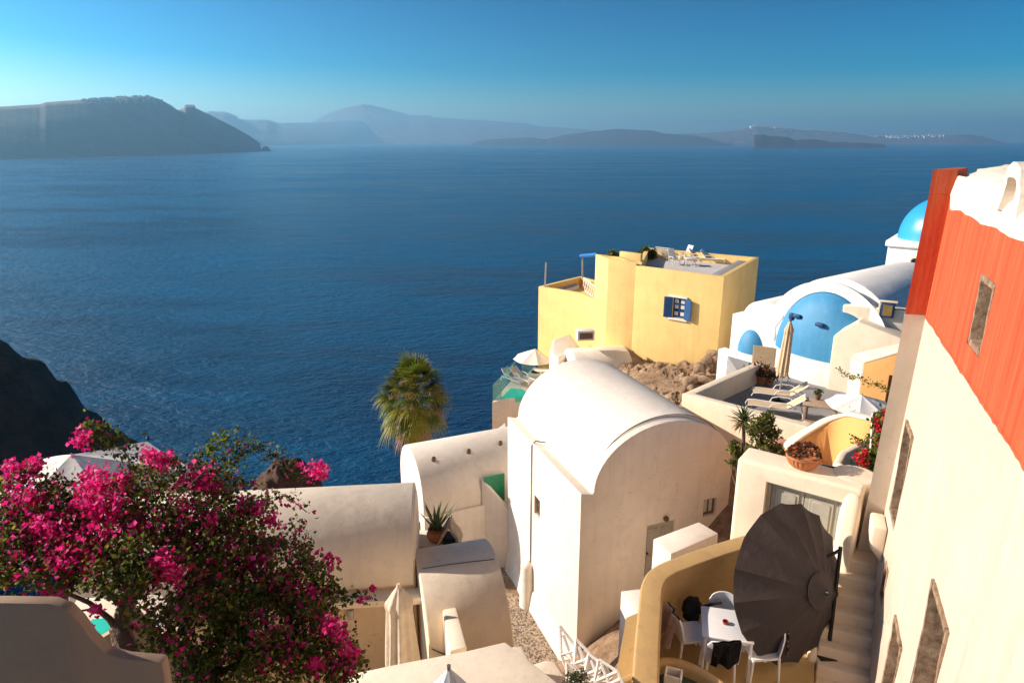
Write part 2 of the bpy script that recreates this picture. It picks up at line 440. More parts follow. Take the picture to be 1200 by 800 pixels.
# ------------------------------------------------------------------ camera, light, sky
cam = bpy.data.cameras.new('camera'); camo = bpy.data.objects.new('camera', cam); COL.objects.link(camo)
cam.sensor_width = 36; cam.lens = 24; cam.clip_start = .1; cam.clip_end = 300000
camo.rotation_euler = (PI/2-PIT, 0, 0); sc.camera = camo
SUN_EL = R(26); SUN_AZ = math.atan2(-.98, .19)           # azimuth from +Y
sdir = Vector((math.sin(SUN_AZ)*math.cos(SUN_EL), math.cos(SUN_AZ)*math.cos(SUN_EL), math.sin(SUN_EL)))
sl = bpy.data.lights.new('sun', 'SUN'); sl.energy = 3.9; sl.angle = R(.53); sl.color = (1.0, .84, .69)
so = bpy.data.objects.new('sun', sl); COL.objects.link(so); so.rotation_euler = sdir.to_track_quat('Z', 'Y').to_euler()
w = bpy.data.worlds.new('World'); sc.world = w; w.use_nodes = True
nt = w.node_tree; bg = nt.nodes['Background']
sky = nt.nodes.new('ShaderNodeTexSky'); sky.sky_type = 'NISHITA'; sky.sun_disc = False
sky.sun_elevation = SUN_EL; sky.sun_rotation = SUN_AZ; sky.altitude = 1200; sky.air_density = .9; sky.dust_density = 1.5; sky.ozone_density = 2.6
hs = nt.nodes.new('ShaderNodeHueSaturation'); hs.inputs['Saturation'].default_value = 1.36; hs.inputs['Hue'].default_value = .492
def scl(src, f):
    k = nt.nodes.new('ShaderNodeVectorMath'); k.operation = 'SCALE'; k.inputs['Scale'].default_value = f; nt.links.new(src, k.inputs[0]); return k.outputs[0]
gm = nt.nodes.new('ShaderNodeGamma'); gm.inputs[1].default_value = 2.05; nt.links.new(scl(sky.outputs[0], .14), gm.inputs[0])
nt.links.new(gm.outputs[0], hs.inputs['Color']); tn = nt.nodes.new('ShaderNodeVectorMath'); tn.operation = 'MULTIPLY'; tn.inputs[1].default_value = (1.0, .96, .82); nt.links.new(scl(hs.outputs[0], 6.0), tn.inputs[0]); nt.links.new(tn.outputs[0], bg.inputs[0]); bg.inputs[1].default_value = .10
sc.view_settings.view_transform = 'Standard'; sc.view_settings.look = 'None'
sc.view_settings.exposure = 1.0; sc.view_settings.gamma = 1
sc.cycles.max_bounces = 8; sc.cycles.diffuse_bounces = 5; sc.cycles.glossy_bounces = 3; sc.cycles.transparent_max_bounces = 8
sc.cycles.volume_bounces = 1; sc.cycles.use_denoising = True
sc.cycles.sample_clamp_indirect = 8

# ------------------------------------------------------------------ sea and far land
SEAZ = -110
bm = new()
rings = [20, 60, 120, 200, 350, 600, 1000, 2000, 4000, 9000, 20000, 42000]
pr = None; c0 = bm.verts.new((0, 200, SEAZ)); N = 96
for r in rings:
    cur = [bm.verts.new((r*math.cos(2*PI*k/N), 200+r*math.sin(2*PI*k/N), SEAZ)) for k in range(N)]
    for k in range(N):
        if pr: bm.faces.new((pr[k], cur[k], cur[(k+1) % N], pr[(k+1) % N]))
        else: bm.faces.new((c0, cur[k], cur[(k+1) % N]))
    pr = cur
tag(fin('sea', bm, SEA, smooth=False), kind='structure')

from mathutils import noise as MN
def ridge(name, pts, kd, rough=1.0, n=220, town=None, mat=None):
    """pts: (px, py of crest, py of waterline); kd: crest distance / shore distance"""
    bm = new(); rows = []; crest = []
    x0, x1 = pts[0][0], pts[-1][0]
    for i in range(n+1):
        px = x0+(x1-x0)*i/n
        for a, b in zip(pts, pts[1:]):
            if a[0] <= px <= b[0]: k = (px-a[0])/(b[0]-a[0]); yt = a[1]+(b[1]-a[1])*k; yw = a[2]+(b[2]-a[2])*k; break
        B = PZ(px, yw, SEAZ); yt = min(yt, yw-.1)
        T = PY(px, yt+.35*MN.noise(Vector((px*.21, 3, rough)))*rough, B.y*kd)
        T.z = max(T.z, SEAZ+1)
        h = T.z-SEAZ; col = []
        D = V2(T)-V2(B)
        for j, (s, f) in enumerate([(-.02, -.08), (0, .0), (.10, .12), (.25, .30), (.42, .46), (.55, .62), (.72, .74), (.86, .90), (1, 1), (1.12, .93), (1.5, .6), (2.2, -.1)]):
            q = V2(B)+D*s
            nz = MN.fractal(Vector((px*.09, j*.8, rough*5)), 1, 2, 5)
            amp = (.008 if mat == HAZEF else .11) if 1 < j < 8 else 0
            z = SEAZ+h*(f+amp*nz)
            q += D*(.01 if mat == HAZEF else .10)*nz*(1 if 1 < j < 8 else 0)
            if j > 8: q = V2(T)+unit(T)*(D.length*(s-1)*1.0)
            col.append(bm.verts.new((q.x, q.y, z)))
        rows.append(col); crest.append(T)
    for a, b in zip(rows, rows[1:]):
        for j in range(len(a)-1): bm.faces.new((a[j], b[j], b[j+1], a[j+1]))
    bmesh.ops.recalc_face_normals(bm, faces=bm.faces)
    RC = [[v.co.copy() for v in c] for c in rows]
    o = tag(fin(name, bm, mat or FARR, ang=60), kind='structure')
    if town:
        bm = new()
        for (a, b, cnt, sz_, drop) in town:
            for _ in range(cnt):
                px = random.uniform(a, b); rc = RC[min(n, max(0, int((px-x0)/(x1-x0)*n)))]
                dd = random.random()**1.6*drop*8; j = int(dd); p = rc[8-j].lerp(rc[7-j], dd-j); z = p.z+sz_*.25
                s = sz_*random.uniform(.5, 1.2)
                box(bm, (p.x, p.y-2, z), (s*1.6, s, s*.9))
        v = tag(fin('far_village', bm, WHITE, smooth=False), kind='stuff')
        return o, v
    return o, None
def zz(L, ox, oy, k): return [(ox+x/k, oy+y/k) for x, y in L]
def withw(L, w0, w1): 
    x0, x1 = L[0][0], L[-1][0]
    return [(x, y, w0+(w1-w0)*(x-x0)/(x1-x0)) for x, y in L]
hd = [(-120, 133)]+zz([(0,105),(140,97),(160,90),(300,80),(400,72),(520,68),(560,78),(600,100),(625,118),(648,110),(650,98),(684,99),(686,110),(720,125),(760,145),(830,180),(880,210),(915,235),(918,262)], 0, 90, 3)
o, v = ridge('headland', withw(hd, 190.5, 177.8), 1.22, .6, 300, town=[(95, 192, 170, 13, .16)], mat=HAZEF)
tag(v, 'pale hazy village along the flat crest of the nearest headland', 'village')
ridge('islet', [(305, 176, 177.2), (309, 172, 177.2), (313, 171.5, 177.2), (316, 175, 177.2), (318, 177, 177.2)], 1.02, .5, 30)
o, v = ridge('hills', [(180, 150, 171.5)]+[(x, y, 171.5-(x-243)*.014) for x, y in zz([(730,124),(790,124),(830,138),(845,150),(880,152),(940,152),(975,162)], 0, 90, 3)+zz([(0,132),(80,130),(200,122),(240,122),(280,135),(330,160),(355,184)], 340, 100, 3)], 1.25, .8, 220, town=[(245, 320, 110, 22, .12)], mat=HAZEF)
tag(v, 'pale hazy village on the low ridge behind the headland', 'village')
o, v = ridge('mountain', [(300, 158, 168.6), (345, 150, 168.6)]+[(x, y, 168.6) for x, y in zz([(80,128),(130,100),(200,78),(260,68),(300,75),(420,105),(480,105),(520,115),(700,125),(830,135),(880,145),(1010,152),(1080,160),(1110,170)], 340, 100, 3)]+[(740, 160, 168.6), (745, 168, 168.6)], 1.3, .8, 300, town=[(425, 478, 130, 50, .35), (500, 620, 80, 40, .06)])
tag(v, 'pale scattered village on the flank of the tall far mountain', 'village')
ridge('volcanic_island', [(x, y, 170.5+(x-556)*.002) for x, y in [(552, 169.5)]+zz([(650,197),(700,190),(850,183),(900,190),(960,175),(1100,158),(1150,153)], 340, 100, 3)+zz([(0,84),(60,86),(100,95),(200,103),(270,120),(310,130)], 740, 120, 2.609)], 1.12, 1.2, 260, mat=DARKI)
o, v = ridge('far_island', [(780, 165, 169.7)]+[(x, y, 169.7) for x, y in zz([(130,98),(200,95),(310,88),(380,72),(470,78),(490,83),(570,85),(650,92),(740,103),(830,105),(900,103),(970,100),(1030,98),(1080,105),(1140,123)], 740, 120, 2.609)]+[(1180, 169, 169.7)], 1.12, 1.2, 300, town=[(880, 930, 90, 46, .12), (1040, 1110, 110, 46, .25), (930, 1040, 50, 36, .1)])
tag(v, 'pale village strung along the cliff top of the far right island', 'village')
ridge('island', [(882, 173, 173.2)]+[(x, y, 173.2) for x, y in zz([(375,100),(400,98),(420,103),(470,105),(500,115),(560,112),(620,122),(700,123),(770,128),(775,136)], 740, 120, 2.609)], 1.06, 1.3, 160, mat=DARKI)

# air: pale even haze round everything
bm = new(); box(bm, (0, 200, 500), (88000, 88000, 1300)); 
hz = fin('haze', bm, WHITE, smooth=False); hz.data.materials.clear()
hm = bpy.data.materials.new('haze_air'); hm.use_nodes = True; hn = hm.node_tree
hn.nodes.remove(hn.nodes['Principled BSDF'])
pvn = hn.nodes.new('ShaderNodeVolumePrincipled'); pvn.inputs['Color'].default_value = (.38, .74, 1.0, 1)
pvn.inputs['Density'].default_value = 5.2e-5; pvn.inputs['Anisotropy'].default_value = .5
hn.links.new(pvn.outputs[0], hn.nodes['Material Output'].inputs['Volume']); hz.data.materials.append(hm)
tag(hz, kind='stuff')

# ------------------------------------------------------------------ near terrain
CTRL = [(3,8.5,-7.95),(5.5,8,-8.2),(5,12,-8.6),(7,15,-10),(9,22,-10.2),(12,24,-10.3),(14,32,-10.5),(8,33,-11.4),(10,36,-11.6),(4,36,-13),(0,40,-18),(-3,40,-24),
        (0,30,-18),(-4,24,-18),(-3,13,-13.5),(-6,13,-14),(0,16,-16.6),(1,20,-16.8),(4,16,-14.4),(0,10,-12.5),(0,6,-9.5),(-3,5,-7),(-5,8,-10),(-8,14,-17),(-12,20,-26),
        (0,2,-6),(6,3,-7),(10,10,-9),(16,20,-10),(20,32,-12),(-14,10,-22),(-10,3,-9),(-6,1,-6),(18,8,-8),(0,-5,-3),(-10,-5,-4)]
def zter(x, y):
    sw = sv = 0
    for a, b, c in CTRL:
        d = (x-a)**2+(y-b)**2+.3; q = 1/d**1.6; sw += q; sv += q*c
    z = sv/sw
    e = max(0, y-46, (y-34-.55*x)*1.0 if x < 2 else 0, -(x+9)*1.0 if y > 6 else -(x+25))
    z -= e*1.25
    r = MN.fractal(Vector((x*.12, y*.12, 0)), 1, 2, 6)*min(3.5, .12+e*.15)
    return max(SEAZ-8, z+r)
bm = new(); nx, ny = 150, 150; gr = []
gx = [-160+210*(i/nx) for i in range(nx+1)]; 
gx = [(-1 if t < 0 else 1)*abs(t)**1.6*(110 if t < 0 else 60) for t in [-1+2*i/nx for i in range(nx+1)]]
gy = [-12+ (j/ny)**1.5*150 for j in range(ny+1)]
gr = [[bm.verts.new((x, y, zter(x, y))) for x in gx] for y in gy]
for j in range(ny):
    for i in range(nx): bm.faces.new((gr[j][i], gr[j][i+1], gr[j+1][i+1], gr[j+1][i]))
tag(fin('hillside', bm, ROCK, ang=80), kind='structure')

# dark headland to the left
HP = [(-420, 190), (-300, 125), (-200, 82), (-172, 63), (-155, 54), (-147, 51), (-140, 44.5), (-134, 34), (-128, 24), (-121, 13), (-112, 2), (-105, -6), (-60, -20)]
def hz_(x, y):
    for a, b in zip(HP, HP[1:]):
        if a[0] <= x <= b[0]: h = a[1]+(b[1]-a[1])*(x-a[0])/(b[0]-a[0]); break
    d = y-200
    f = math.exp(-(d/58)**2) if d < 0 else math.exp(-(d/42)**2)
    h = (h+20)*f-20
    n = MN.fractal(Vector((x*.035, y*.035, 1)), .9, 2, 7)+1.2*abs(MN.fractal(Vector((x*.09, y*.05, 4)), .7, 2, 6))-.6
    n += .5*math.sin((h+3*MN.noise(Vector((x*.05, y*.05, 0))))*.55)
    return SEAZ+h+n*3.4*min(1, max(0, (h+20)/30))
bm = new(); gr = []
for j in range(200):
    y = 40+j*1.6; gr.append([bm.verts.new((x-15, y, hz_(x, y))) for x in [-400+i*1.5 for i in range(222)]])
for a, b in zip(gr, gr[1:]):
    for i in range(len(a)-1): bm.faces.new((a[i], a[i+1], b[i+1], b[i]))
tag(fin('cliff', bm, DARKR, ang=80), kind='structure')
# reddish rock knoll rising behind the near vault
kc = PD(332, 568, 62); bm = new()
bmesh.ops.create_icosphere(bm, subdivisions=5, radius=1)
for v in bm.verts:
    n = MN.fractal(v.co*1.6, .9, 2, 6)
    c = v.co.copy(); f = 1+.22*n
    v.co = Vector((kc.x+c.x*3.4*f*(1 if c.z < .2 else 1-.45*(c.z-.2)), kc.y+c.y*5*f, kc.z-3.2+c.z*5.6*f))
tag(fin('rock_knoll', bm, REDR, ang=80), kind='structure')
# ================================================================== BUILDINGS
# ---- main vaulted house
HA, HB = Vector((2.02, 17.9)), Vector((6.99, 19.76)); hu = unit(HB-HA); hv = Vector((-hu.y, hu.x))
def HQ(s, t, z): q = HA+hu*s+hv*t; return Vector((q.x, q.y, z))
house = thing('vaulted_house', 'largest white barrel vaulted house with a sunlit side wall and a shaded round gable', 'house', (4.5, 20, -16.8))
bm = new()
extrude_profile(bm, HA, hu, hv, [(0, -17.4), (5.35, -17.4), (5.35, -9.95)]+arc(.42, 5.35, -9.95, 1.9, 28)[1:]+[(.36, -10.0), (0, -9.9)], 0, 6.25)
body = fin('wall', bm, WHITE, house, bevel=.05)
def hole(A, B, s, z, w, h, d): return (wallM(A, B, s, z), (w, 2*d, h))
HBf = HA+hu*5; HL0 = HA+hv*8
gs, gz = sz(832, 594, HA, HB)
ds, dz = sz(775, 632, HA, HB)
ls, lz = sz(629.5, 594, HL0, HA)
cut(body, [hole(HA, HB, gs, gz, .5, .62, .16), hole(HA, HB, 2.83, -12.5, 1.02, 2.1, .14), hole(HL0, HA, ls, lz, .52, .72, .14)])
small_window(house, HA, HB, gs, gz, .44, .56, BROWNW, CURTAIN, .12, (1, 0))
small_window(house, HL0, HA, ls, lz, .46, .66, BROWNW, CURTAIN, .10, (2, 1))
bm = new(); M = wallM(HA, HB, 2.83, -12.5, -.12); box(bm, (0, 0, 0), (1.0, .04, 2.08), M)
for x in (-.25, .25): box(bm, (x, .03, .45), (.36, .03, .8), M); box(bm, (x, .03, -.5), (.36, .03, .8), M)
dr = fin('door', bm, GREYDOOR, house, smooth=False); bm = new(); cyl(bm, M @ Vector((-.4, .02, 0)), M @ Vector((-.4, .08, 0)), .03); fin('handle', bm, DARKM, dr)
# roof shell, a little proud of the gable
bm = new()
pr = arc(.52, 5.30, -9.93, 1.93, 32); pi_ = arc(.60, 5.22, -9.99, 1.8, 32)
extrude_profile(bm, HA, hu, hv, pr+pi_[::-1], .34, 6.32)
fin('roof', bm, WHITE, house, ang=60)
bm = new(); tube(bm, [HQ(s, .315, z+.012) for s, z in arc(.50, 5.32, -9.93, 1.95, 30)], .014, 6)
tube(bm, [HQ(.45, t, -9.90) for t in (.3, 1.2, 2.4, 3.6)]+[HQ(.1, 3.72, -9.83), HQ(-.03, 3.76, -10.0), HQ(-.03, 3.78, -12.2), HQ(-.03, 3.8, -14.6)], .022, 6)
fin('roof_cable', bm, CABLE, house)
bm = new(); cyl(bm, HQ(-.12, 3.85, -17), HQ(-.12, 3.85, -14.75), .3, .24, 20); lathe(bm, HQ(-.12, 3.85, -14.75), [(.24, 0), (.2, .1), (.08, .16), (.001, .17)])
fin('buttress', bm, WHITE, house, ang=50)
bm = new(); extrude_profile(bm, HA, hu, hv, [(-.30, -17.4), (0.02, -17.4), (.02, -15.6), (-.06, -15.7)], -.05, 6.2)
fin('plinth', bm, WHITE, house, bevel=.06)
bm = new(); p = HQ(*sz(779, 606, HA, HB)[:1], -.09, sz(779, 606, HA, HB)[1]); bmesh.ops.create_uvsphere(bm, u_segments=12, v_segments=8, radius=.09, matrix=Matrix.Translation(p))
fin('wall_lamp', bm, BROWNW, house)

# ---- courtyard wall with green door beyond its far corner
cw = thing('courtyard_wall', 'bright white garden wall enclosing a green door beside the largest vaulted house', 'wall', (-1, 23.5, -16.8))
ax_e = Vector((.915, .403)).normalized(); sd_e = Vector((ax_e.y, -ax_e.x)); le0 = Vector((-4.05, 24.65))+sd_e*1.74; le1 = le0+ax_e*5
q1 = PV(564, 561, le0, le1); zc1 = q1.z; zc0 = PV(592, 592, HA, HA+hv).z; q1 = V2(q1)
bm = new(); band(bm, [HA+hv*6.2-hu*.01, q1], -.20, -17.2, [zc0, zc1]); fin('wall', bm, WHITE, cw, bevel=.04)
sg, _z = sz(579, 575, le0, le1); bm = new(); M = wallM(le0, le1, sg, PV(579, 556, le0, le1).z-1.0, .04); box(bm, (0, 0, 0), (.85, .05, 2.0), M)
for z in (-.5, .5): box(bm, (0, .03, z), (.6, .02, .75), M)
fin('door', bm, GREENP, cw, smooth=False)

# ---- vaulted house behind on the left
vh = thing('vaulted_house', 'white vaulted house by the sea with round roof vents and a sunlit arched end', 'house', (-2, 25, -17))
C0 = Vector((-4.05, 24.65)); C1 = C0+Vector((.915, .403))*5.0
bm = new(); vault(bm, C0, C1, 1.68, 1.68, -13.3, -18, n=30); vw = fin('wall', bm, WHITE, vh, bevel=.05, ang=50)
ax = unit(C1-C0); sd = Vector((ax.y, -ax.x)); E0 = C0-sd*2; E1 = C0+sd*2      # west end wall, outward = -ax
a_, b_ = (E0, E1) if Vector(((E1-E0).y, -(E1-E0).x)).dot(-ax) > 0 else (E1, E0)
cut(vw, [hole(a_, b_, 2.25, -13.7, .55, 1.15, .16), hole(a_, b_, 1.25, -14.9, .5, .9, .16), hole(a_, b_, 2.9, -15.2, .55, 1.8, .16)])
small_window(vh, a_, b_, 2.25, -13.7, .5, 1.1, BROWNW, GLASSD, .13, (0, 1)); small_window(vh, a_, b_, 2.9, -15.2, .5, 1.75, BROWNW, CURTAIN, .13, (0, 1)); small_window(vh, a_, b_, 1.25, -14.9, .45, .85, BROWNW, CURTAIN, .13, (0, 1))
for k, (px, py) in enumerate([(508, 540), (549, 531), (586, 521)]):
    bm = new()
    for t in [x*.1+24 for x in range(60)]:
        q = PD(px, py, t); dq = (V2(q)-C0).dot(sd)
        zz_ = -13.3+math.sqrt(max(0, 1.68**2-dq*dq))
        if q.z < zz_: break
    nrm = Vector((sd.x*dq, sd.y*dq, zz_+13.3)).normalized()
    q = Vector((q.x, q.y, zz_)); cyl(bm, q-nrm*.05, q+nrm*.14, .09, .08, 12); fin('roof_vent', bm, BROWNW, vh)
bm = new(); lo = C0+sd*1.66
band(bm, [C0+sd*1.70-ax*.02, C1+sd*1.70], -.12, -18, -13.75); fin('lower_wall', bm, WHITE, vh, bevel=.05)
p = [PZ(574, 510, -12.2), PZ(592, 496, -12.2), PZ(596, 522, -12.2)]
bm = new(); prism(bm, [V2(x) for x in p], -16, -12.15); fin('roof_step', bm, WHITE, vh, bevel=.03)

# ---- near vault on the left with ledge and shaded wall
nv = thing('vaulted_house', 'nearest cream vaulted house behind the bougainvillea, a lit ledge under its long roof', 'house', (-5, 13.6, -14))
ax = Vector((.995, .10)).normalized(); sd = Vector((ax.y, -ax.x))
C1 = Vector((-2.31, 14.40)); C0 = C1-ax*7.2
bm = new(); vault(bm, C0, C1, 1.45, 1.45, -9.3, -9.42, n=34); fin('roof', bm, CREAM, nv, bevel=.03, ang=50)
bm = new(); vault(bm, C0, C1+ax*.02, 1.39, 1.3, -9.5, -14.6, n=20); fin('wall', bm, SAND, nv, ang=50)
e0 = C0+sd*1.39; e1 = C1+sd*1.39+ax*.18
bm = new(); prism(bm, [e0, e1, e1+sd*.42, e0+sd*.42], -9.66, -9.5); fin('ledge', bm, CREAMW, nv, bevel=.03)
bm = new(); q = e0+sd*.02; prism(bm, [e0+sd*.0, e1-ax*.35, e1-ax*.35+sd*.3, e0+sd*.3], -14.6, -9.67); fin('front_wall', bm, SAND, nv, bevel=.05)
fa, fb = e0+sd*.3, e1+sd*.3
ls_, lz_ = sz(412, 716, fa, fb); M = wallM(fa, fb, ls_, lz_)
lamp = thing('wall_lamp', 'small grey tube wall lamp on the shaded wall under the long ledge', 'lamp', tuple(M @ Vector((0, .04, 0))))
bm = new(); cyl(bm, M @ Vector((0, .09, -.11)), M @ Vector((0, .09, .11)), .06, .06, 16); fin('lamp_body', bm, STEEL, lamp)
bm = new(); box(bm, (0, .02, 0), (.06, .06, .08), M); fin('bracket', bm, DARKM, lamp, smooth=False)
bm = new(); extrude_profile(bm, C1+ax*.0, sd, ax, [(-1.3, -14.6), (1.3, -14.6)]+arc(-1.3, 1.3, -9.3, 1.3, 20), -.02, .03); fin('end_wall', bm, CREAM, nv, bevel=.03, ang=50)

# ---- lower vault in the middle
lv = thing('vaulted_house', 'low sand coloured vault with a thin cable across its curved roof beside the pebble path', 'house', (-1.2, 13.6, -16.6))
C1 = Vector((-.42, 13.75)); ax = Vector((.96, .28)).normalized(); sd = Vector((ax.y, -ax.x)); C0 = C1-ax*1.8
bm = new(); vault(bm, C0, C1, 1.75, 2.0, -11.0, -17, n=34); fin('roof', bm, CREAM, lv, bevel=.04, ang=50)
def lvp(a, t, off=.02): 
    q = C1-ax*t+sd*(math.cos(a)*(1.75+off)); return Vector((q.x, q.y, -11.0+math.sin(a)*(2.0+off)))
bm = new(); tube(bm, [lvp(1.35+.05*math.sin(t), t) for t in (.1, .6, 1.1, 1.7)], .010, 5)
fin('cable', bm, CABLE, lv); bm = new()
tube(bm, [lvp(.48, 1.75), lvp(.40, 1.5), lvp(.25, 1.1), lvp(.08, .5), lvp(.02, .15)], .014, 5)
fin('cable', bm, CABLE, lv)
# sitting shelf on its crest for the pot and the stone cowl
sh = PZ(520, 632, -9.75)
bm = new(); prism(bm, [V2(PZ(486, 620, -9.9)), V2(PZ(486, 640, -9.9)), V2(PZ(540, 636, -9.9)), V2(PZ(538, 622, -9.9))], -12.5, -9.9); fin('roof_shelf', bm, CREAM, lv, bevel=.03)

# ---- pebble path between the houses
bm = new(); prism(bm, [(-3, 13), (1.0, 14), (3.2, 16.5), (2.2, 17.7), (0, 23.6), (-2, 25), (-3, 22)], -17.6, -16.45)
tag(fin('path', bm, PEBBLE, smooth=False), kind='structure')

# ---- raised platform and white service boxes below the gable
pf = thing('service_platform', 'raised white platform below the round gable and the tan patio wall', 'platform', (4, 15.5, -16.5))
bm = new(); prism(bm, [(1.0, 13.4), (6.2, 12.8), (6.4, 19.2), (1.9, 17.85)], -17.5, -16.25); fin('platform', bm, CREAM, pf, bevel=.05)
bx = thing('service_box', 'white flat topped utility cabinet in front of the grey gable door', 'cabinet', tuple(PZ(800, 650, -9.7)))
bm = new(); tp = [V2(PZ(*q, -10.2)) for q in [(765.5, 631), (819, 611), (842, 624.5), (786.5, 648.5)]]
prism(bm, tp, -16.3, -10.2); fin('cabinet_body', bm, WHITE, bx, bevel=.03)
bx = thing('service_box', 'white utility cabinet with round vents and a grille, half hidden by the tan patio wall', 'cabinet', (2.6, 13.6, -13.5))
a0, a1, a2 = V2(PZ(727.5, 692, -9.8)), V2(PZ(752, 689, -9.8)), V2(PZ(745, 716, -9.8))
bm = new(); dd = unit(a2-a0); prism(bm, [a0, a1, a1+dd*1.3, a0+dd*1.3], -16.3, -9.8); fin('cabinet_body', bm, WHITE, bx, bevel=.03)
M = wallM(a0, a0+dd, .55, -10.9)
for x, z in ((-.05, .35), (.0, .1)):
    bm = new(); cyl(bm, M @ Vector((x, -.01, z)), M @ Vector((x, .02, z)), .045, .045, 12); fin('round_vent', bm, DARKM, bx)
bm = new(); box(bm, (.12, .0, -.56), (.36, .012, .5), M)
for i in range(7): box(bm, (.12, .01, -.35-i*.07), (.34, .03, .025), M)
fin('vent_grille', bm, DARKM, bx, smooth=False)
bb = thing('bench_block', 'small rounded white plaster block at the foot of the largest house wall', 'bench', (2.3, 16.2, -16.6))
bm = new(); prism(bm, [V2(PZ(*q, -14.9)) for q in [(694, 753), (722, 748), (733, 775), (703, 782)]], -17.2, -14.9); fin('block', bm, CREAM, bb, bevel=.12, seg=4)

# ---- right hand building: orange over white
C = Vector((6.04, 9.6)); W = Vector((.387, .922)); WN = Vector((-.922, .387))
def bat(z): return .03*(-z-1.3)
def WP(r, d, z=0): return C-W*r+WN*(d+bat(z))
rb = thing('orange_house', 'tall house with a streaked orange upper wall over a cream lower wall and deep windows', 'house', (7, 6, -9))
def loft(bm, lo, z0, hi, z1):
    n = len(lo); a = [bm.verts.new((*lo[i], z0)) for i in range(n)]; b = [bm.verts.new((*hi[i], z1)) for i in range(n)]
    bm.faces.new(a[::-1]); bm.faces.new(b)
    for i in range(n): bm.faces.new((a[i], a[(i+1) % n], b[(i+1) % n], b[i]))
    bmesh.ops.recalc_face_normals(bm, faces=bm.faces)
def outline(z, e=0):
    L_ = WP(.025, .268+e, z); return [WP(9, e, z), WP(.0, e, z), L_, L_+Vector((.72, .69))*1.5, WP(-1.4, -5, z), WP(9, -5, z)]
bm = new(); loft(bm, outline(-10), -10, outline(-2.43), -2.43); lw = fin('lower_wall', bm, HOUSEC, rb)
bm = new(); loft(bm, outline(-2.43, .006), -2.427, outline(-.71, .006), -.71); uw = fin('upper_wall', bm, ORANGE, rb)
bm = new(); L_ = WP(.025, .274, -.7); q_ = [L_, L_+Vector((.72, .69))*1.2, WP(-.9, -.3, -.7), WP(-.0, -.02, -.7)]
loft(bm, q_, -.708, q_, -.38)
fin('corner_pier', bm, ORANGE, rb)
# hand painted lower edge of the orange coat
bm = new(); rows = []
for i in range(181):
    r = 9*i/180; lo = -2.46-.022*MN.noise(Vector((r*2.2, 0, 0)))-.016*MN.noise(Vector((r*9, 3, 0)))-.05*max(0, MN.noise(Vector((r*4, 9, 0)))-.35)
    rows.append([bm.verts.new((*WP(r, .010, -2.42), -2.42)), bm.verts.new((*WP(r, .008, -2.43), lo))])
for a, b in zip(rows, rows[1:]): bm.faces.new((a[0], b[0], b[1], a[1]))
fin('paint_edge', bm, ORANGE, rb)
# weathered roof cap, uneven
bm = new(); rows = []
for i in range(61):
    r = -1.42+10.4*i/60; col = []
    for j, (d, z) in enumerate([(.02, -.9), (.035, -.70), (-.02, -.60), (-.14, -.47), (-.35, -.38), (-.8, -.34), (-2, -.33), (-5, -.32)]):
        if r < .06: d = min(d, .02-.6*(.06-r))
        n = .022*MN.fractal(Vector((r*1.7, j*.7, 0)), 1, 2, 4)
        zz2 = z + (.16*max(0, r-2.3)**.8 if j > 3 else 0)
        if r < -.02 and j < 3: zz2 = max(zz2, -.47)
        q = WP(r, d+(n if j < 3 else 0)*.4-(.012 if j == 0 else 0), -.7); col.append(bm.verts.new((q.x, q.y, zz2+(n if 0 < j else 0)-(.015 if j == 1 else 0)*math.sin(r*3))))
    rows.append(col)
for a, b in zip(rows, rows[1:]):
    for j in range(7): bm.faces.new((a[j], b[j], b[j+1], a[j+1]))
bmesh.ops.recalc_face_normals(bm, faces=bm.faces)
fin('roof_cap', bm, plaster('crumbling_white_plaster', (.80,.72,.60), dirt=(.30,.22,.15), amt=.9, streak=.2, bumpy=.9), rb, ang=60)
# arched spout hood on the roof edge
bm = new(); O = WP(3.1, 0, -.7)
pts = [(-.42+.84*k/14, .34*math.sin(PI*k/14)) for k in range(15)]
prof = [(-.42, -.15)]+[(x, z) for x, z in pts]+[(.42, -.15), (.24, -.15), (.24, 0)]+[(.24*math.cos(PI*k/10), .20*math.sin(PI*k/10)) for k in range(11)]+[(-.24, -.15)]
prof2 = [(s, z-.52) for s, z in prof]
extrude_profile(bm, O, -W, WN, prof2, -.9, .05)
for v in bm.verts: v.co += Vector((MN.noise(v.co*6), MN.noise(v.co*6+Vector((9, 0, 0))), MN.noise(v.co*6+Vector((0, 9, 0)))))*.03
fin('spout_hood', bm, MATS['crumbling_white_plaster'], rb, ang=60)
bm = new(); q = WP(3.1, -.35, -.7); box(bm, (0, 0, 0), (.55, .04, .5), wallM(WP(4, -.35, -.7), WP(2, -.35, -.7), .9, -.45))
fin('spout_back', bm, DARKM, rb, smooth=False)
bm = new()
for k in range(3):
    q = WP(2.95+.13*k, -.12, -.7); cyl(bm, (q.x, q.y, -.55), (q.x+.05, q.y, -.38+.03*k), .05, .03, 7)
fin('broken_spout', bm, TERRA, rb)
RA, RB_ = WP(0, 0, -5), WP(9, 0, -5)
def rsz(px, py, z):  # r, z on the battered wall
    A_ = WP(0, 0, z); B_ = WP(5, 0, z); p = PV(px, py, A_, B_); return ((A_-V2(p)).dot(W), p.z)
WIN = []
for tag_, (tl, br, dep) in dict(a=((1155, 323), (1156, 416), .22), b=((1073, 503), (1062, 618), .20), c=((1110, 700), (1118, 800), .26), d=((1063, 728), (1068, 790), .22), e=((1052, 663), (1046, 690), .12)).items():
    z0 = -1.5 if tag_ == 'a' else -5.5
    WIN.append((tag_, rsz(*tl, z0), rsz(*br, z0), dep))
spec = {'a': (2.62, 3.22, -1.36, -2.13), 'b': (.30, .98, -3.95, -5.45), 'c': (3.55, 4.45, -4.55, -5.95), 'd': (2.25, 2.93, -5.95, -7.1), 'e': (.95, 1.25, -5.95, -6.55)}
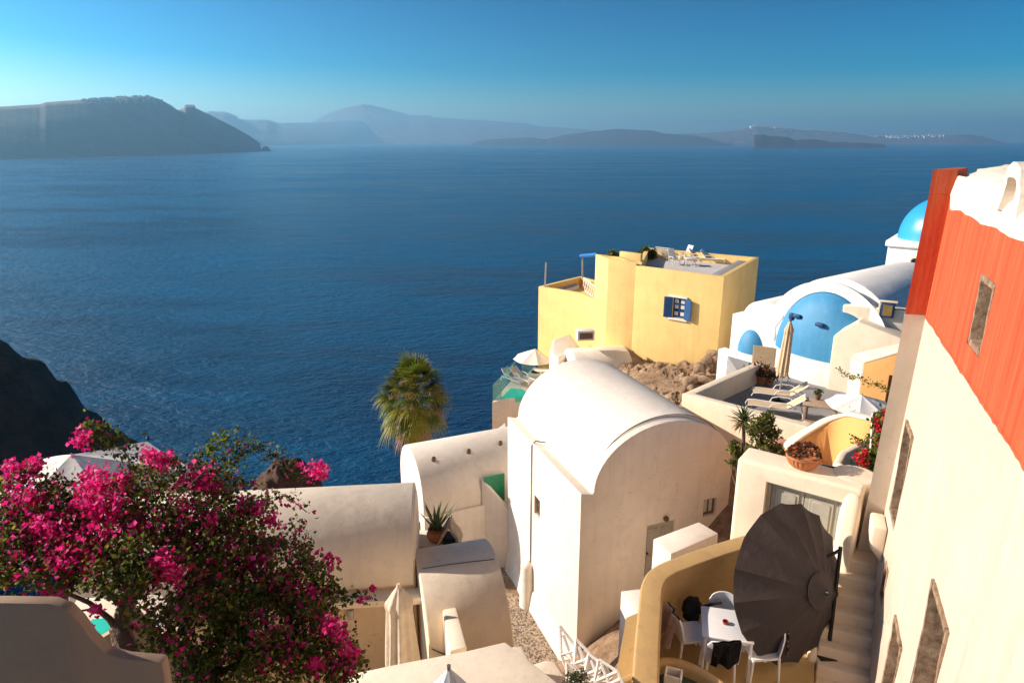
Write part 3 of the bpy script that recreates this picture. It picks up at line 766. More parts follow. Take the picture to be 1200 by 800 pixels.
for k, (r0, r1, zt, zb) in spec.items():
    tgt = uw if k == 'a' else lw
    A_, B_ = WP(9, 0, (zt+zb)/2), WP(0, 0, (zt+zb)/2)
    if Vector(((B_-A_).y, -(B_-A_).x)).dot(WN) < 0: A_, B_ = B_, A_
    sm = (C-W*((r0+r1)/2)+WN*bat((zt+zb)/2)-A_).dot(unit(B_-A_)); wd, ht = r1-r0, zt-zb; zc = (zt+zb)/2; dep = .34
    cut(tgt, [hole(A_, B_, sm, zc, wd, ht, dep)])
    # rough stone reveal lining
    bm = new(); M = wallM(A_, B_, sm, zc, -dep/2-.0)
    for x in (-1, 1): box(bm, (x*(wd/2-.02), 0, 0), (.05, dep+.015, ht-.01), M)
    for y in (-1, 1): box(bm, (0, .002, y*(ht/2-.03)), (wd-.12, dep+.01, .07), M)
    bmesh.ops.subdivide_edges(bm, edges=bm.edges, cuts=6, use_grid_fill=True)
    for v in bm.verts: v.co += Vector((MN.noise(v.co*9), MN.noise(v.co*9+Vector((7, 0, 0))), MN.noise(v.co*9+Vector((0, 7, 0)))))*.012
    fr = fin('window', bm, WSTONE, rb, ang=60)
    bm = new(); M2 = wallM(A_, B_, sm, zc, -dep+.04)
    box(bm, (0, 0, 0), (wd-.1, .02, ht-.1), M2); fin('shutter', bm, DPANE, fr, smooth=False)  # rough pane, coloured dark to give the recess its shade
    bm = new(); sgn = 1 if (WP(3, 0)-WP(2, 0)).dot(unit(B_-A_)) > 0 else -1
    box(bm, (sgn*(wd/2-.09), .03, 0), (.05, .04, ht-.14), M2); box(bm, (0, .031, ht/2-.09), (wd-.2, .04, .05), M2)
    fin('window_frame', bm, WPAINT if k in 'ae' else GREENP if k in 'cd' else BROWNW, fr, smooth=False)
# plaster bracket over the stairs
bm = new(); q = [WP(.12, 0, -6), WP(.62, 0, -6), WP(.62, .20, -6), WP(.12, .20, -6)]
prism(bm, q, [-6.05, -6.25, -6.0, -5.9], -5.62); fin('wall_shelf', bm, CREAMW, rb, bevel=.04)
# small scribbled mark on the wall
# ---- pierced white panel beyond the pier
pn = thing('pierced_panel', 'narrow white panel pierced with rows of small slots beside the orange house pier', 'panel', (11, 17.5, -9))
A_, B_ = V2(PD(1048, 450, 17.6)), V2(PD(1061, 450, 17.3))
bm = new(); zt, zb = PY(1060, 385, A_.y).z, PY(1048, 462, A_.y).z
tx = (PY(1060, 388, A_.y).x-PY(1050, 450, A_.y).x)*.25
M = wallM(A_, B_, (B_-A_).length/2, (zt+zb)/2); wdt = .26
box(bm, (0, 0, 0), (wdt, .05, zt-zb), M); fin('panel', bm, WPAINT, pn, smooth=False)
for i in range(26):
    z = (zt-zb)*(.46-.92*i/25)
    if i not in (12, 13): bm = new(); box(bm, (.04 if i % 2 else .0, .027, z), (.05, .012, .035), M); fin('slot', bm, DARKM, pn, smooth=False)

# ---- gate wall with double door, stairs
G0, G1 = Vector((3.95, 10.9)), Vector((5.58, 9.72)); gu = unit(G1-G0); gb = Vector((-gu.y, gu.x))
gt = thing('gate_wall', 'thick cream gate wall with panelled double doors behind the charcoal parasol', 'gate', (4.7, 10.4, -7.6))
bm = new(); prism(bm, [G0, G1, G1+gb*.62, G0+gb*.62], -8.4, -5.33); gw = fin('wall', bm, CREAMW, gt, bevel=.07, seg=4)
d0 = sz(898, 562, G0, G1); d1 = sz(989, 586, G0, G1); sm = (d0[0]+d1[0])/2; wd = d1[0]-d0[0]
cut(gw, [hole(G0, G1, sm, -6.62, wd, 2.0, .2)])
bm = new(); M = wallM(G0, G1, sm, -6.62, -.17)
for x in (-1, 1): box(bm, (x*(wd/2-.035), .02, 0), (.07, .08, 2.0), M)
box(bm, (0, .022, .965), (wd-.14, .08, .07), M); fin('door_frame', bm, GREYDOOR, gt, smooth=False)
lf = (wd-.14)/2
for x in (-1, 1):
    bm = new(); cx = x*lf/2
    box(bm, (cx, 0, -.03), (lf-.012, .035, 1.9), M)
    for z, h in ((.48, .78), (-.48, .86)):
        box(bm, (cx, .028, z), (lf-.16, .022, h), M); box(bm, (cx, .044, z), (lf-.26, .018, h-.12), M)
    d = fin('door', bm, GREYDOOR, gt, bevel=.006, seg=1)
    if x == 1: bm = new(); cyl(bm, M @ Vector((.04, .02, .1)), M @ Vector((.04, .09, .1)), .02); box(bm, (.07, .09, .1), (.1, .02, .02), M); fin('handle', bm, DARKM, d)
bm = new(); w0 = G1-gu*.28; prism(bm, [w0, G1+gu*.02, G1+gu*.02-gb*.42, w0-gb*.30], -8.3, [-5.36, -5.36, -6.0, -5.85]); fin('side_pillar', bm, CREAMW, gt, bevel=.1, seg=4)
st = thing('stone_stairs', 'worn plaster steps descending between the gate pillar and the cream house wall', 'stairs', (5.2, 8.6, -8))
for i in range(11):
    z = -6.42-.19*i; r0 = .10+.205*i
    bm = new(); q = [WP(r0, .0, -6), WP(r0+.26, .0, -6), WP(r0+.26, .77, -6), WP(r0, .77, -6)]
    if i == 0: q[0], q[3] = WP(-.7, 0, -6), WP(-.7, .77, -6)
    prism(bm, q, z-1.4, z)
    o = fin('step', bm, STEPM, st, bevel=.035, seg=3)
bm = new(); q = WP(-.52, .42, -6); cyl(bm, (q.x, q.y, -7), (q.x, q.y, -5.32), .40, .37, 28); fin('round_wall', bm, STEPM, st, bevel=.06, seg=3)
bm = new(); prism(bm, [WP(.05, .77, -6), WP(1.5, .77, -6), WP(1.5, .90, -6), WP(.05, .90, -6)], -8.4, [-6.2, -7.55, -7.55, -6.2]); fin('stair_side', bm, STEPM, st, bevel=.04, seg=3)
# ground behind the gate
bm = new(); prism(bm, [G0+gb*.6+gu*.8, G1+gb*.3+gu*.1, WP(-.2, .02, -6), WP(-1.3, .24, -6), V2(PZ(1022, 562, -5.62)), V2(PZ(1000, 550, -5.62)), V2(PZ(950, 541, -5.62))], -8.6, -5.62)
tag(fin('upper_path', bm, GREYF, smooth=False), kind='structure')

# ---- patio: floor and curved tan parapet with tub
bm = new(); prism(bm, [(1.3, 6.0), (1.45, 8), (1.9, 9.6), (4.0, 10.8), WP(-.3, .8, -6), WP(3, .8, -6), (4, 5)], -9, -7.6)
tag(fin('patio_floor', bm, TAN, smooth=False), kind='structure')
pt = thing('patio_wall', 'thick curved tan cement parapet around the dining patio', 'wall', (1.9, 8.5, -7.6))
def catmull(P, n=6):
    P = [V2(p) for p in P]; out = []
    for i in range(len(P)-1):
        a, b, c, d = P[max(i-1, 0)], P[i], P[i+1], P[min(i+2, len(P)-1)]
        for k in range(n):
            t = k/n; out.append(.5*((2*b)+(c-a)*t+(2*a-5*b+4*c-d)*t*t+(3*b-3*c+d-a)*t**3))
    out.append(P[-1]); return out
pp = [V2(PZ(*q, -6.55)) for q in [(872, 626), (838, 636), (797, 650), (765, 664), (752, 682), (748, 712), (744, 750), (741, 790), (740, 812)]]
bm = new(); band(bm, catmull(pp, 5), .34, -14, -6.55); fin('wall', bm, TAN, pt, bevel=.07, seg=4, ang=60)
# hot tub at the bottom edge
tb = thing('hot_tub', 'tan cement hot tub with greenish water and a white skimmer at the bottom edge', 'tub', (2.2, 7.3, -7.6))
tp = [V2(PZ(*q, -6.95)) for q in [(700, 806), (740, 786), (775, 768), (812, 775), (852, 800), (880, 840), (820, 880), (700, 880)]]
bm = new(); band(bm, catmull(tp+[tp[0]], 4)[:-1], -.14, -7.62, -6.95, closed=True); fin('rim', bm, TAN, tb, bevel=.05, seg=3, ang=60)
cen = sum(tp, Vector((0, 0)))/len(tp)
bm = new(); prism(bm, [cen+(q-cen)*.93 for q in tp], -7.6, -7.12); fin('water', bm, TUBW, tb, smooth=False)
bm = new(); q0 = PZ(789, 792, -6.98); Mx = Matrix.Translation(q0) @ Matrix.Rotation(R(-20), 4, 'Z')
for x in (-1, 1): box(bm, (x*.1, 0, 0), (.03, .2, .14), Mx)
for y in (-1, 1): box(bm, (0, y*.085, 0), (.17, .03, .14), Mx)
fin('skimmer', bm, WPAINT, tb, bevel=.008, seg=1)

# ---- foreground parapet tops at the bottom of the picture
fp = thing('foreground_parapet', 'broad stepped cream parapet top in the foreground', 'wall', (-.6, 7.8, -9))
bm = new(); prism(bm, [V2(PZ(*q, -7.2)) for q in [(405, 790), (470, 776), (545, 762), (592, 751), (650, 796), (700, 840), (405, 880)]], -12.5, -7.2); fin('wall', bm, CREAM, fp, bevel=.03)
bm = new(); prism(bm, [V2(PZ(*q, -7.45)) for q in [(588, 758), (611, 756), (623, 778), (700, 850), (600, 800)]], -12.5, -7.45); fin('step', bm, CREAM, fp, bevel=.03)
bm = new(); prism(bm, [V2(PZ(*q, -7.9)) for q in [(612, 779), (640, 771), (652, 772), (668, 796), (690, 850), (640, 850)]], -12.5, -7.9); fin('block', bm, CREAM, fp, bevel=.08, seg=4)
ss = thing('stair_wall', 'short slanting white stair wall between the closed parasol and the low vault', 'wall', (-1, 10, -9))
bm = new(); f0, f1, n0, n1 = PZ(518.5, 712, -9.6), PZ(534, 709, -9.6), PZ(527, 762, -7.9), PZ(547, 757, -7.9)
prism(bm, [V2(n0), V2(n1), V2(f1), V2(f0)], -13, [-7.9, -7.9, -9.6, -9.6]); fin('wall', bm, CREAMW, ss, bevel=.03)
# lower yard in front of the shaded wall
bm = new(); prism(bm, [(-8, 8.6), (0.3, 9.2), (-.6, 12.2), (-8, 12.7)], -14, -12.45); tag(fin('yard', bm, SAND, smooth=False), kind='structure')
yw = thing('yard_wall', 'low shaded sand wall behind the closed cream parasol', 'wall', (-1.6, 11.4, -12))
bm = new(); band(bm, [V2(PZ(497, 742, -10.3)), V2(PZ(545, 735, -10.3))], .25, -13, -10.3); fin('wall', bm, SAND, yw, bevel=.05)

# ---- left foreground wall
lw_ = thing('garden_wall', 'shaded tan plaster wall at the left below the bougainvillea', 'wall', (-3.6, 4, -6))
bm = new(); a_, b_ = PZ(-120, 706, -3.0), PZ(60, 707, -3.0)
pp = [a_, PV(0, 706, a_, b_), PV(58, 707, a_, b_), PV(78, 714, a_, b_), PV(92, 728, a_, b_), PV(106, 748, a_, b_), PV(124, 766, a_, b_), PV(146, 772, a_, b_), PV(190, 776, a_, b_)]
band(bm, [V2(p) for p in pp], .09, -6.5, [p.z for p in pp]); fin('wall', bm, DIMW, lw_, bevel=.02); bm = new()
a_, b_ = PZ(100, 750, -5.6), PZ(200, 750, -5.6)
pp = [PV(*q, a_, b_) for q in [(112, 752), (128, 742), (138, 727), (149, 717), (160, 724), (171, 738), (178, 762), (182, 790), (260, 800)]]
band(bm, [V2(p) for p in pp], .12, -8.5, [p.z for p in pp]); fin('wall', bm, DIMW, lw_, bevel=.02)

# ================================================================== YELLOW HOUSE
yh = thing('yellow_house', 'yellow cubic house with blue shuttered window and roof terrace above the sea', 'house', (8.5, 38, -12))
ZT = -6.45
ya, yb, yc, yd = [V2(PZ(*q, ZT)) for q in [(745.5, 311.5), (848.5, 324.5), (889.5, 301.5), (757, 290)]]
def inset(P, w):
    P = [V2(p) for p in P]; n = len(P); out = []
    for i in range(n):
        a, b = unit(P[i]-P[i-1]), unit(P[(i+1) % n]-P[i]); na, nb = Vector((-a.y, a.x)), Vector((-b.y, b.x)); m = unit(na+nb); out.append(P[i]+m*(w/max(.3, m.dot(na))))
    return out
bm = new(); prism(bm, [ya, yb, yc, yd], -14, ZT); yw1 = fin('wall', bm, YELLOW, yh, bevel=.02)
ws, wz = sz(795.5, 361, ya, yb); 
cut(yw1, [hole(ya, yb, ws, wz, .72, 1.08, .12)], [(inset([ya, yb, yc, yd], .24), ZT-.56, ZT+1)])
cin = (ya+yb+yc+yd)/4
bm = new(); prism(bm, inset([ya, yb, yc, yd], .25), ZT-.558, ZT-.53); fin('roof_floor', bm, FLOORW, yh, smooth=False)
bm = new(); e = unit(yc-yb); m_ = unit(ya-yb); prism(bm, [yb+e*.4+m_*.3, yb+e*6.0+m_*.3, yb+e*6.0+m_*.95, yb+e*.4+m_*.95], ZT-.50, ZT-.12); fin('roof_bench', bm, GREYF, yh, bevel=.02)
wf = small_window(yh, ya, yb, ws, wz, .70, 1.06, BLUEP, GLASSD, .10, (1, 2), ft=.07)
M = wallM(ya, yb, ws, wz, -.085)
for x in (-.17, .17):
    for z in (-.3, .06, .36): bm = new(); box(bm, (x, .0, z-.02), (.2, .008, .2), M); fin('curtain', bm, CURTAIN, wf, smooth=False)
bm = new(); M = wallM(ya, yb, ws, wz, 0); box(bm, (-.06, .05, .60), (1.05, .1, .10), M); fin('lintel', bm, WPAINT, yh, bevel=.01, seg=1)
bm = new(); box(bm, (-.06, .06, -.60), (1.15, .12, .09), M); fin('sill', bm, WPAINT, yh, bevel=.01, seg=1)
for x in (-1, 1):
    Ms = M @ Matrix.Translation((x*.36, .02, 0)) @ Matrix.Rotation(x*R(20), 4, 'Z')
    bm = new(); box(bm, (x*.22, .02, 0), (.44, .04, 1.1), Ms)
    for i in range(12): box(bm, (x*.22, .045, -.46+i*.083), (.36, .02, .03), Ms)
    fin('shutter', bm, BLUEP, yh, smooth=False)
# taller block and lower block
TT = -6.27
ta, tb_, tc, td = V2(PZ(713, 303.5, TT)), V2(PZ(746.5, 307.5, TT)), V2(PZ(776, 290, TT)), V2(PZ(698, 297.5, TT))
tc = yd+(yd-yc)*.05; ld = td-ta
td2 = ta+ld*1.0
bm = new(); prism(bm, [ta, tb_-unit(tb_-ta)*.02, tb_+ld*1.0, td2], -14, TT); o = fin('wall', bm, YELLOW, yh, bevel=.02); cut(o, [], [(inset([ta, tb_-unit(tb_-ta)*.02, tb_+ld*1.0, td2], .22), TT-.5, TT+1)])
bm = new(); q0, q1 = V2(PZ(726, 294.5, -6.0)), V2(PZ(751, 297.5, -6.0)); e = unit(q1-q0); prism(bm, [q0, q1, q1+Vector((-e.y, e.x))*.22, q0+Vector((-e.y, e.x))*.22], -7.0, -6.0); fin('planter_wall', bm, YELLOW, yh, bevel=.02)
ZL = -8.85
la, lb = V2(PZ(631, 335.5, ZL)), V2(PZ(680.5, 343.5, ZL)); lc = ta+ld*.95
lback = [lb+(ta-lb)*.98, ta+ld*.98, V2(PZ(700, 329, ZL)), V2(PZ(680, 324, ZL))]
poly = [la, lb, lback[0], V2(PZ(706, 330, ZL)), V2(PZ(680, 323.5, ZL))]
bm = new(); prism(bm, poly, -15, ZL); o = fin('wall', bm, YELLOW, yh, bevel=.02); cut(o, [], [(inset(poly, .24), ZL-.62, ZL+1)])
# sloping white railing on the low roof
rl = thing('roof_railing', 'white diagonal wooden railing on the low yellow roof terrace', 'railing', tuple(PZ(690, 345, ZL-.6)))
bm = new(); r0, r1 = PZ(683, 332, ZL-.25), PZ(697, 343, ZL-.25)
for k in range(6):
    a = r0+(r1-r0)*k/6; b = r0+(r1-r0)*(k+1)/6; up = Vector((0, 0, .75))
    cyl(bm, a-up*.4, b+up*.5, .03, .03, 5); cyl(bm, a+up*.5, b-up*.4, .03, .03, 5)
cyl(bm, r0+up*.55, r1+up*.55, .035, .035, 5); cyl(bm, r0-up*.45, r1-up*.45, .035, .035, 5); fin('lattice', bm, WPAINT, rl)
bm = new(); prism(bm, [V2(PZ(*q, ZL-.35)) for q in [(652, 336), (674, 331), (679, 334), (660, 340)]], ZL-.62, ZL-.35); tag(fin('roof_hatch', bm, FLOORW, bevel=.02), 'flat white slab lying on the low yellow roof terrace', 'roof slab')
def pole(px, pt, pb, Y, label, lean=0):
    t = thing('metal_pole', label, 'pole', tuple(PY(px, pb, Y)))
    bm = new(); cyl(bm, PY(px, pb, Y), PY(px+lean, pt, Y), .05, .05, 10); fin('post', bm, STEEL, t)
    bm = new(); p = PY(px+lean, pt, Y); cyl(bm, p, p+Vector((0, 0, .06)), .065, .05, 10); fin('post_cap', bm, DARKM, t)
pole(638.5, 307, 336, 42.2, 'thin grey pole at the outer corner of the low yellow roof', 1.5)
pole(682.5, 299, 326, 42.4, 'grey pole under the blue awning beam of the yellow house', 0)
aw = thing('blue_awning', 'narrow blue awning beam beside the tall yellow wall', 'awning', tuple(PY(690, 300, 41)))
bm = new(); a, b = PY(681, 300, 42.4), PY(700, 298.5, 40.0); cyl(bm, a, b, .13, .13, 8); fin('beam', bm, BLUEB, aw)
bm = new(); a2 = PY(664, 305, 42.4); cyl(bm, a2, a, .03, .03, 6); cyl(bm, PY(641, 307, 42.3), a2, .012, .012, 5); fin('rail', bm, BLUEB, aw)
wn = thing('roof_skylight', 'small framed box window where white vault meets yellow wall', 'window', tuple(PD(686, 396, 37.6)))
bm = new(); Mw = Matrix.Translation(PD(686.5, 393, 37.2)) @ Matrix.Rotation(R(8), 4, 'Z'); box(bm, (0, .2, 0), (.95, .6, .55), Mw); fin('frame', bm, WPAINT, wn, bevel=.02)
bm = new(); box(bm, (0, -.11, 0), (.72, .03, .34), Mw); fin('pane', bm, BROWNW, wn, smooth=False)

# ---- rock under the yellow house
rk = []
bm = new(); n = 110; g = []
c00, c10, c01, c11 = PZ(735, 408, -11.2), PZ(850, 412, -11.2), PZ(722, 440, -11.9), PZ(800, 478, -11.9)
c00, c10 = xy((ya+(ya-yb)*.10), -11.55), xy(yb+unit(yb-yc)*.1+(yb-ya)*.25, -10.9)
c01, c11 = PZ(712, 452, -12.4), PZ(806, 492, -11.6)
for j in range(n):
    row = []
    for i in range(n):
        a, b = i/(n-1), j/(n-1)
        p = (c00.lerp(c10, a)).lerp(c01.lerp(c11, a), b)
        nn = MN.fractal(p*2.6, .7, 2.1, 8)
        p = p+Vector((nn*.10, nn*.10, nn*.16+.45*MN.noise(p*.55)+.12*abs(MN.noise(p*3))))
        row.append(bm.verts.new(p))
    g.append(row)
for j in range(n-1):
    for i in range(n-1): bm.faces.new((g[j][i], g[j+1][i], g[j+1][i+1], g[j][i+1]))
tag(fin('rock_slope', bm, ROCK, ang=70), kind='structure')
rw_ = thing('rubble_wall', 'rough brown rubble wall climbing to the corner of the yellow house', 'wall', tuple(PZ(820, 440, -11)))
bm = new(); a, b = PZ(803, 458, -10.6), PZ(838, 412, -10.4)
for k in range(90):
    t = random.random(); p = a.lerp(b, t)+Vector((random.gauss(0, .18), random.gauss(0, .18), random.uniform(-1.6, .05)))
    M = Matrix.Translation(p) @ Matrix.Rotation(random.random()*6, 4, Vector((random.random(), random.random(), 1)).normalized())
    s = random.uniform(.18, .42); r = bmesh.ops.create_icosphere(bm, subdivisions=2, radius=s, matrix=M @ Matrix.Diagonal((1, .75, .6, 1)))
    for v in r['verts']: v.co += Vector((1, 1, 1))*MN.noise(v.co*4)*.09
fin('stones', bm, ROCK, rw_, ang=50)

# ---- white vaults in front of the yellow house
jv = thing('vaulted_house', 'small white vaulted house with a sunlit smooth roof just below the yellow house', 'house', tuple(PD(690, 430, 34)))
ax = Vector((.97, .2)).normalized(); p0 = PD(662, 412, 34.0)
C0 = V2(PZ(668, 415, -11.3)); C1 = C0+ax*3.2
bm = new(); vault(bm, C0, C1, 1.5, 1.15, -12.2, -15.5, n=24); fin('roof', bm, WHITE, jv, bevel=.06, ang=50)
g0 = V2(PZ(643.5, 413, -11.6)); g1 = V2(PZ(654.5, 420, -11.6)); g2 = V2(PZ(676, 408, -11.6)); 
bm = new(); prism(bm, [g0, g1, g2+Vector((.2, 0)), g2+Vector((-.3, 1.4)), g0+Vector((.3, 1.2))], -16, [-11.6, -11.6, -11.5, -11.1, -11.1]); fin('wall', bm, WHITE, jv, bevel=.12, seg=4)
C2 = V2(PZ(690, 430, -12.0)); bm = new(); vault(bm, C2-ax*1.4, C2+ax*2.6, 1.3, 1.2, -12.9, -15.5, n=24); fin('lower_roof', bm, WHITE, jv, bevel=.06, ang=50)

# ---- pool terrace by the sea
pz_ = thing('pool_terrace', 'small white terrace with a turquoise plunge pool and glass balustrade by the sea', 'pool terrace', tuple(PZ(610, 470, -15.5)))
ZP = -14.6
k0, k1, k2, k3 = V2(PZ(576.5, 471, ZP)), V2(PZ(640, 458, ZP)), V2(PZ(650, 432, ZP)), V2(PZ(604.5, 439, ZP))
k4 = V2(PZ(625, 430, ZP))
bm = new(); prism(bm, [k0, k1, k2, k4, V2(PZ(614, 442, ZP)), k3], -19, ZP); pw = fin('wall', bm, WHITE, pz_, bevel=.04)
bm = new(); wp = [V2(PZ(*q, ZP)) for q in [(586, 467.5), (598.5, 455), (612, 456), (621, 461), (612, 464.5)]]
prism(bm, wp, ZP-.3, ZP+.012); fin('pool', bm, POOL, pz_, smooth=False)
bm = new(); band(bm, [V2(PZ(578, 469, ZP)), V2(PZ(604.5, 439, ZP))], .03, ZP, ZP+.95); fin('glass_panel', bm, GLASS, pz_, smooth=False)
bm = new(); band(bm, [V2(PZ(578, 469, ZP)), V2(PZ(588, 466.5, ZP))], .03, ZP, ZP+.95); fin('glass_panel', bm, GLASS, pz_, smooth=False)
bm = new(); band(bm, [V2(PZ(612, 443, ZP)), V2(PZ(626, 431, ZP))], .03, ZP, ZP+.9); fin('glass_panel', bm, GLASS, pz_, smooth=False)

# ================================================================== MID TERRACE
mt = thing('sun_terrace', 'raised terrace with cream parapet and grey floor holding the two sun loungers', 'terrace', (9.5, 22.5, -11))
ZM, ZF = -8.4, -9.15
m0, m1, m2 = V2(PZ(799, 461, ZM)), V2(PZ(946, 500, ZM)), V2(PZ(876, 428, ZM))
m1b = m1+unit(V2((.75, .65)))*.45
bm = new(); prism(bm, [m0+Vector((.1, 0)), m1, Vector((11.5, 18.2)), Vector((14.5, 23.5)), Vector((12.4, 26.6)), Vector((9.6, 29.2)), m2], -12.5, ZF)
fin('floor', bm, GREYF, mt, smooth=False)
bm = new(); band(bm, [m2+unit(m2-m0)*.6, m0, m1, m1b], .33, -12.6, ZM); fin('parapet', bm, CREAMW, mt, bevel=.05, seg=3)
bm = new(); q = [V2(PZ(*t, -9.0)) for t in [(903, 519), (914, 498), (934, 504), (925, 523)]]; prism(bm, q, -12, -9.0); fin('lower_ledge', bm, simple('pink_plaster', (.42,.22,.15), .85), mt, bevel=.02)
sv = thing('vaulted_roof', 'grey edge of a low vault between the largest house and the sun terrace', 'roof', (6.5, 19.9, -11))
bm = new(); vault(bm, V2(PZ(846, 506, -10.2)), V2(PZ(874, 500, -10.2)), .8, .5, -10.5, -13, n=18); fin('roof', bm, CREAM, sv, bevel=.04, ang=50)

ow = thing('ochre_wall', 'curved ochre garden wall with pale coping behind the succulent bowl', 'wall', (8, 16, -9))
pz3 = [PZ(*q) for q in [(925, 527, -7.25), (938, 515, -7.0), (955, 504, -6.75), (975, 492, -6.45), (992, 486, -6.2), (1012, 490, -6.05), (1032, 496, -6.0)]]
pp = catmull(pz3, 4); zs_ = [pz3[min(i//4, 6)].z+(pz3[min(i//4+1, 6)].z-pz3[min(i//4, 6)].z)*(i % 4)/4 for i in range(len(pp))]
bm = new(); band(bm, pp, .2, -9.4, [z-.05 for z in zs_]); fin('wall', bm, OCHRE, ow, bevel=.03, ang=60)
bm = new(); band(bm, [p for p in pp], .26, [z-.045 for z in zs_], [z+.06 for z in zs_]); fin('coping', bm, CREAMW, ow, bevel=.03, ang=60)
bm = new(); prism(bm, [V2(PZ(*q, -8.2)) for q in [(930, 540), (990, 500), (1040, 510), (1010, 560), (950, 570)]], -9.6, -8.2); tag(fin('terrace_floor', bm, OCHRE, smooth=False), kind='structure')
pl = thing('planter', 'angular white plaster planter holding the red flowering plant', 'planter', (7, 13, -6))
pp = [V2(PZ(*q, -5.9)) for q in [(1040, 575), (1003, 560), (976, 541), (984, 528), (1012, 514), (1034, 512)]]
bm = new(); band(bm, pp, .0-.16, -7.4, -5.9) ; fin('wall', bm, CREAMW, pl, bevel=.05, seg=3)
bm = new(); prism(bm, pp, -7.3, -6.35); fin('soil', bm, SOIL, pl, smooth=False)
bd = thing('planting_bed', 'low plaster bed behind the gate pier holding the yucca and the shrub', 'planter', (5.9, 14, -8))
bm = new(); prism(bm, [(5.25, 13.3), (6.7, 12.3), (7.9, 14.2), (7.4, 15.8), (5.5, 14.9)], -9.6, -7.55); fin('bed', bm, CREAM, bd, bevel=.05)
# ---- ochre alcove, sloping flank and back wall right of the church
oc = thing('ochre_alcove', 'small ochre walled building with a pale flat roof and recessed door by the church', 'house', (12.3, 22, -9))
q = [V2(PZ(1013, 426, -7.0)), V2(PY(1066, 409, 20.4)), V2(PY(1060, 402, 21.6)), V2(PZ(1000, 418, -7.0))]
bm = new(); prism(bm, q, -10, [-7.0, -6.28, -6.45, -7.0]); oo = fin('wall', bm, OCHRE, oc, bevel=.02)
cut(oo, [hole(q[0], q[1], 1.25, -8.1, .95, 1.8, .22)])
bm = new(); prism(bm, [c_+(c_-sum(q, Vector((0, 0)))/4)*.03 for c_ in q], [-6.997, -6.277, -6.447, -6.997], [-6.9, -6.18, -6.35, -6.9]); fin('roof', bm, CREAMW, oc, bevel=.02)
bm = new(); M = wallM(q[0], q[1], 1.25, -8.1, -.2); box(bm, (0, 0, 0), (.9, .04, 1.76), M); fin('door', bm, simple('ochre_door', (.62,.34,.09), .7), oc, smooth=False)
bm = new(); prism(bm, [q[3]+(q[3]-q[2])*.04, q[0]+(q[0]-q[1])*.04, q[0], q[3]], -10, -7.0); fin('side_wall', bm, CREAMW, oc, smooth=False)

# ================================================================== CHURCH
F0 = Vector((12, 26.5)); fu = Vector((.6, -.8)); fb_ = Vector((.8, .6))
def FP(s, t, z): q = F0+fu*s+fb_*t; return Vector((q.x, q.y, z))
ch = thing('white_church', 'white church with a large arched front framing a bright blue half dome', 'church', (12.5, 27, -9.5))
out = arc(-1.95, 3.15, -7.75, 2.5, 30); inn = arc(-1.42, 2.62, -8.15, 2.50, 30)
bm = new()
for (a, b), (c_, d_) in zip(zip(out, out[1:]), zip(inn, inn[1:])):
    v = [bm.verts.new(FP(s, t, z)) for t in (0, .14) for s, z in (a, b, d_, c_)]
    for f in ((0, 1, 2, 3), (7, 6, 5, 4), (0, 4, 5, 1), (3, 2, 6, 7)): bm.faces.new([v[i] for i in f])
bmesh.ops.remove_doubles(bm, verts=bm.verts, dist=1e-4); bmesh.ops.recalc_face_normals(bm, faces=bm.faces)
fin('arch_band', bm, CHURCHW, ch, ang=50)
for s0, s1, z0, z1 in ((-1.95, -1.42, -10.2, -7.75), (2.62, 3.15, -10.2, -7.75)):
    bm = new(); prism(bm, [FP(s0, 0, 0)[:2], FP(s1, 0, 0)[:2], FP(s1, .35, 0)[:2], FP(s0, .35, 0)[:2]], z0, z1 if s0 > 0 else z1); fin('jamb', bm, CHURCHW, ch)
bm = new(); extrude_profile(bm, F0, fu, fb_, [(-1.42, -10.2), (2.62, -10.2), (2.62, -8.75), (-1.42, -8.45)], .02, .15); fin('lower_wall', bm, CHURCHW, ch)
bm = new(); extrude_profile(bm, F0, fu, fb_, [(-1.6, -10.2), (2.85, -10.2)]+arc(-1.6, 2.85, -8.0, 2.50, 30), .10, .5); fin('front_wall', bm, CHURCHW, ch, ang=50)
def half_dome(bm, s0, zb, rs, dp, h, zdrum, n=40, m=16):
    rows = []
    for j in range(m+1):
        e = PI/2*j/m; rows.append([bm.verts.new(FP(s0-rs*math.cos(PI*k/n)*math.cos(e), .11-dp*math.sin(PI*k/n)*math.cos(e), zb+h*math.sin(e))) for k in range(n+1)])
    for a, b in zip(rows, rows[1:]):
        for k in range(n):
            try: bm.faces.new((a[k], a[k+1], b[k+1], b[k]))
            except ValueError: pass
    bmesh.ops.remove_doubles(bm, verts=bm.verts, dist=1e-4); bmesh.ops.recalc_face_normals(bm, faces=bm.faces)
def drum(bm, s0, zt, rs, dp, zb, n=40):
    pts = [FP(s0-rs*math.cos(PI*k/n), .11-dp*math.sin(PI*k/n), 0)[:2] for k in range(n+1)]; prism(bm, pts, zb, zt)
bm = new(); half_dome(bm, .58, -8.18, 2.0, 1.05, 2.50, 0); fin('apse_dome', bm, BLUED, ch, ang=60)
bm = new(); drum(bm, .58, -8.175, 2.02, 1.07, -10.2); fin('apse_wall', bm, CHURCHW, ch, ang=50)
def on_dome(px, py):
    for i in range(900):
        q = PD(px, py, 24+i*.01); d = V2(q)-F0; s, t = d.dot(fu), d.dot(fb_)
        if ((s-.58)/2.0)**2+((t-.11)/1.05)**2+((q.z+8.18)/2.5)**2 < 1 and q.z > -8.18 or t > .1: return s, t, q
bm = new(); extrude_profile(bm, F0, fu, fb_, [(-1.9, -10.2), (3.2, -10.2)]+arc(-1.75, 3.2, -7.75, 2.62, 30), .48, 6.5); fin('vault', bm, CHURCHW, ch, bevel=.05, ang=50)
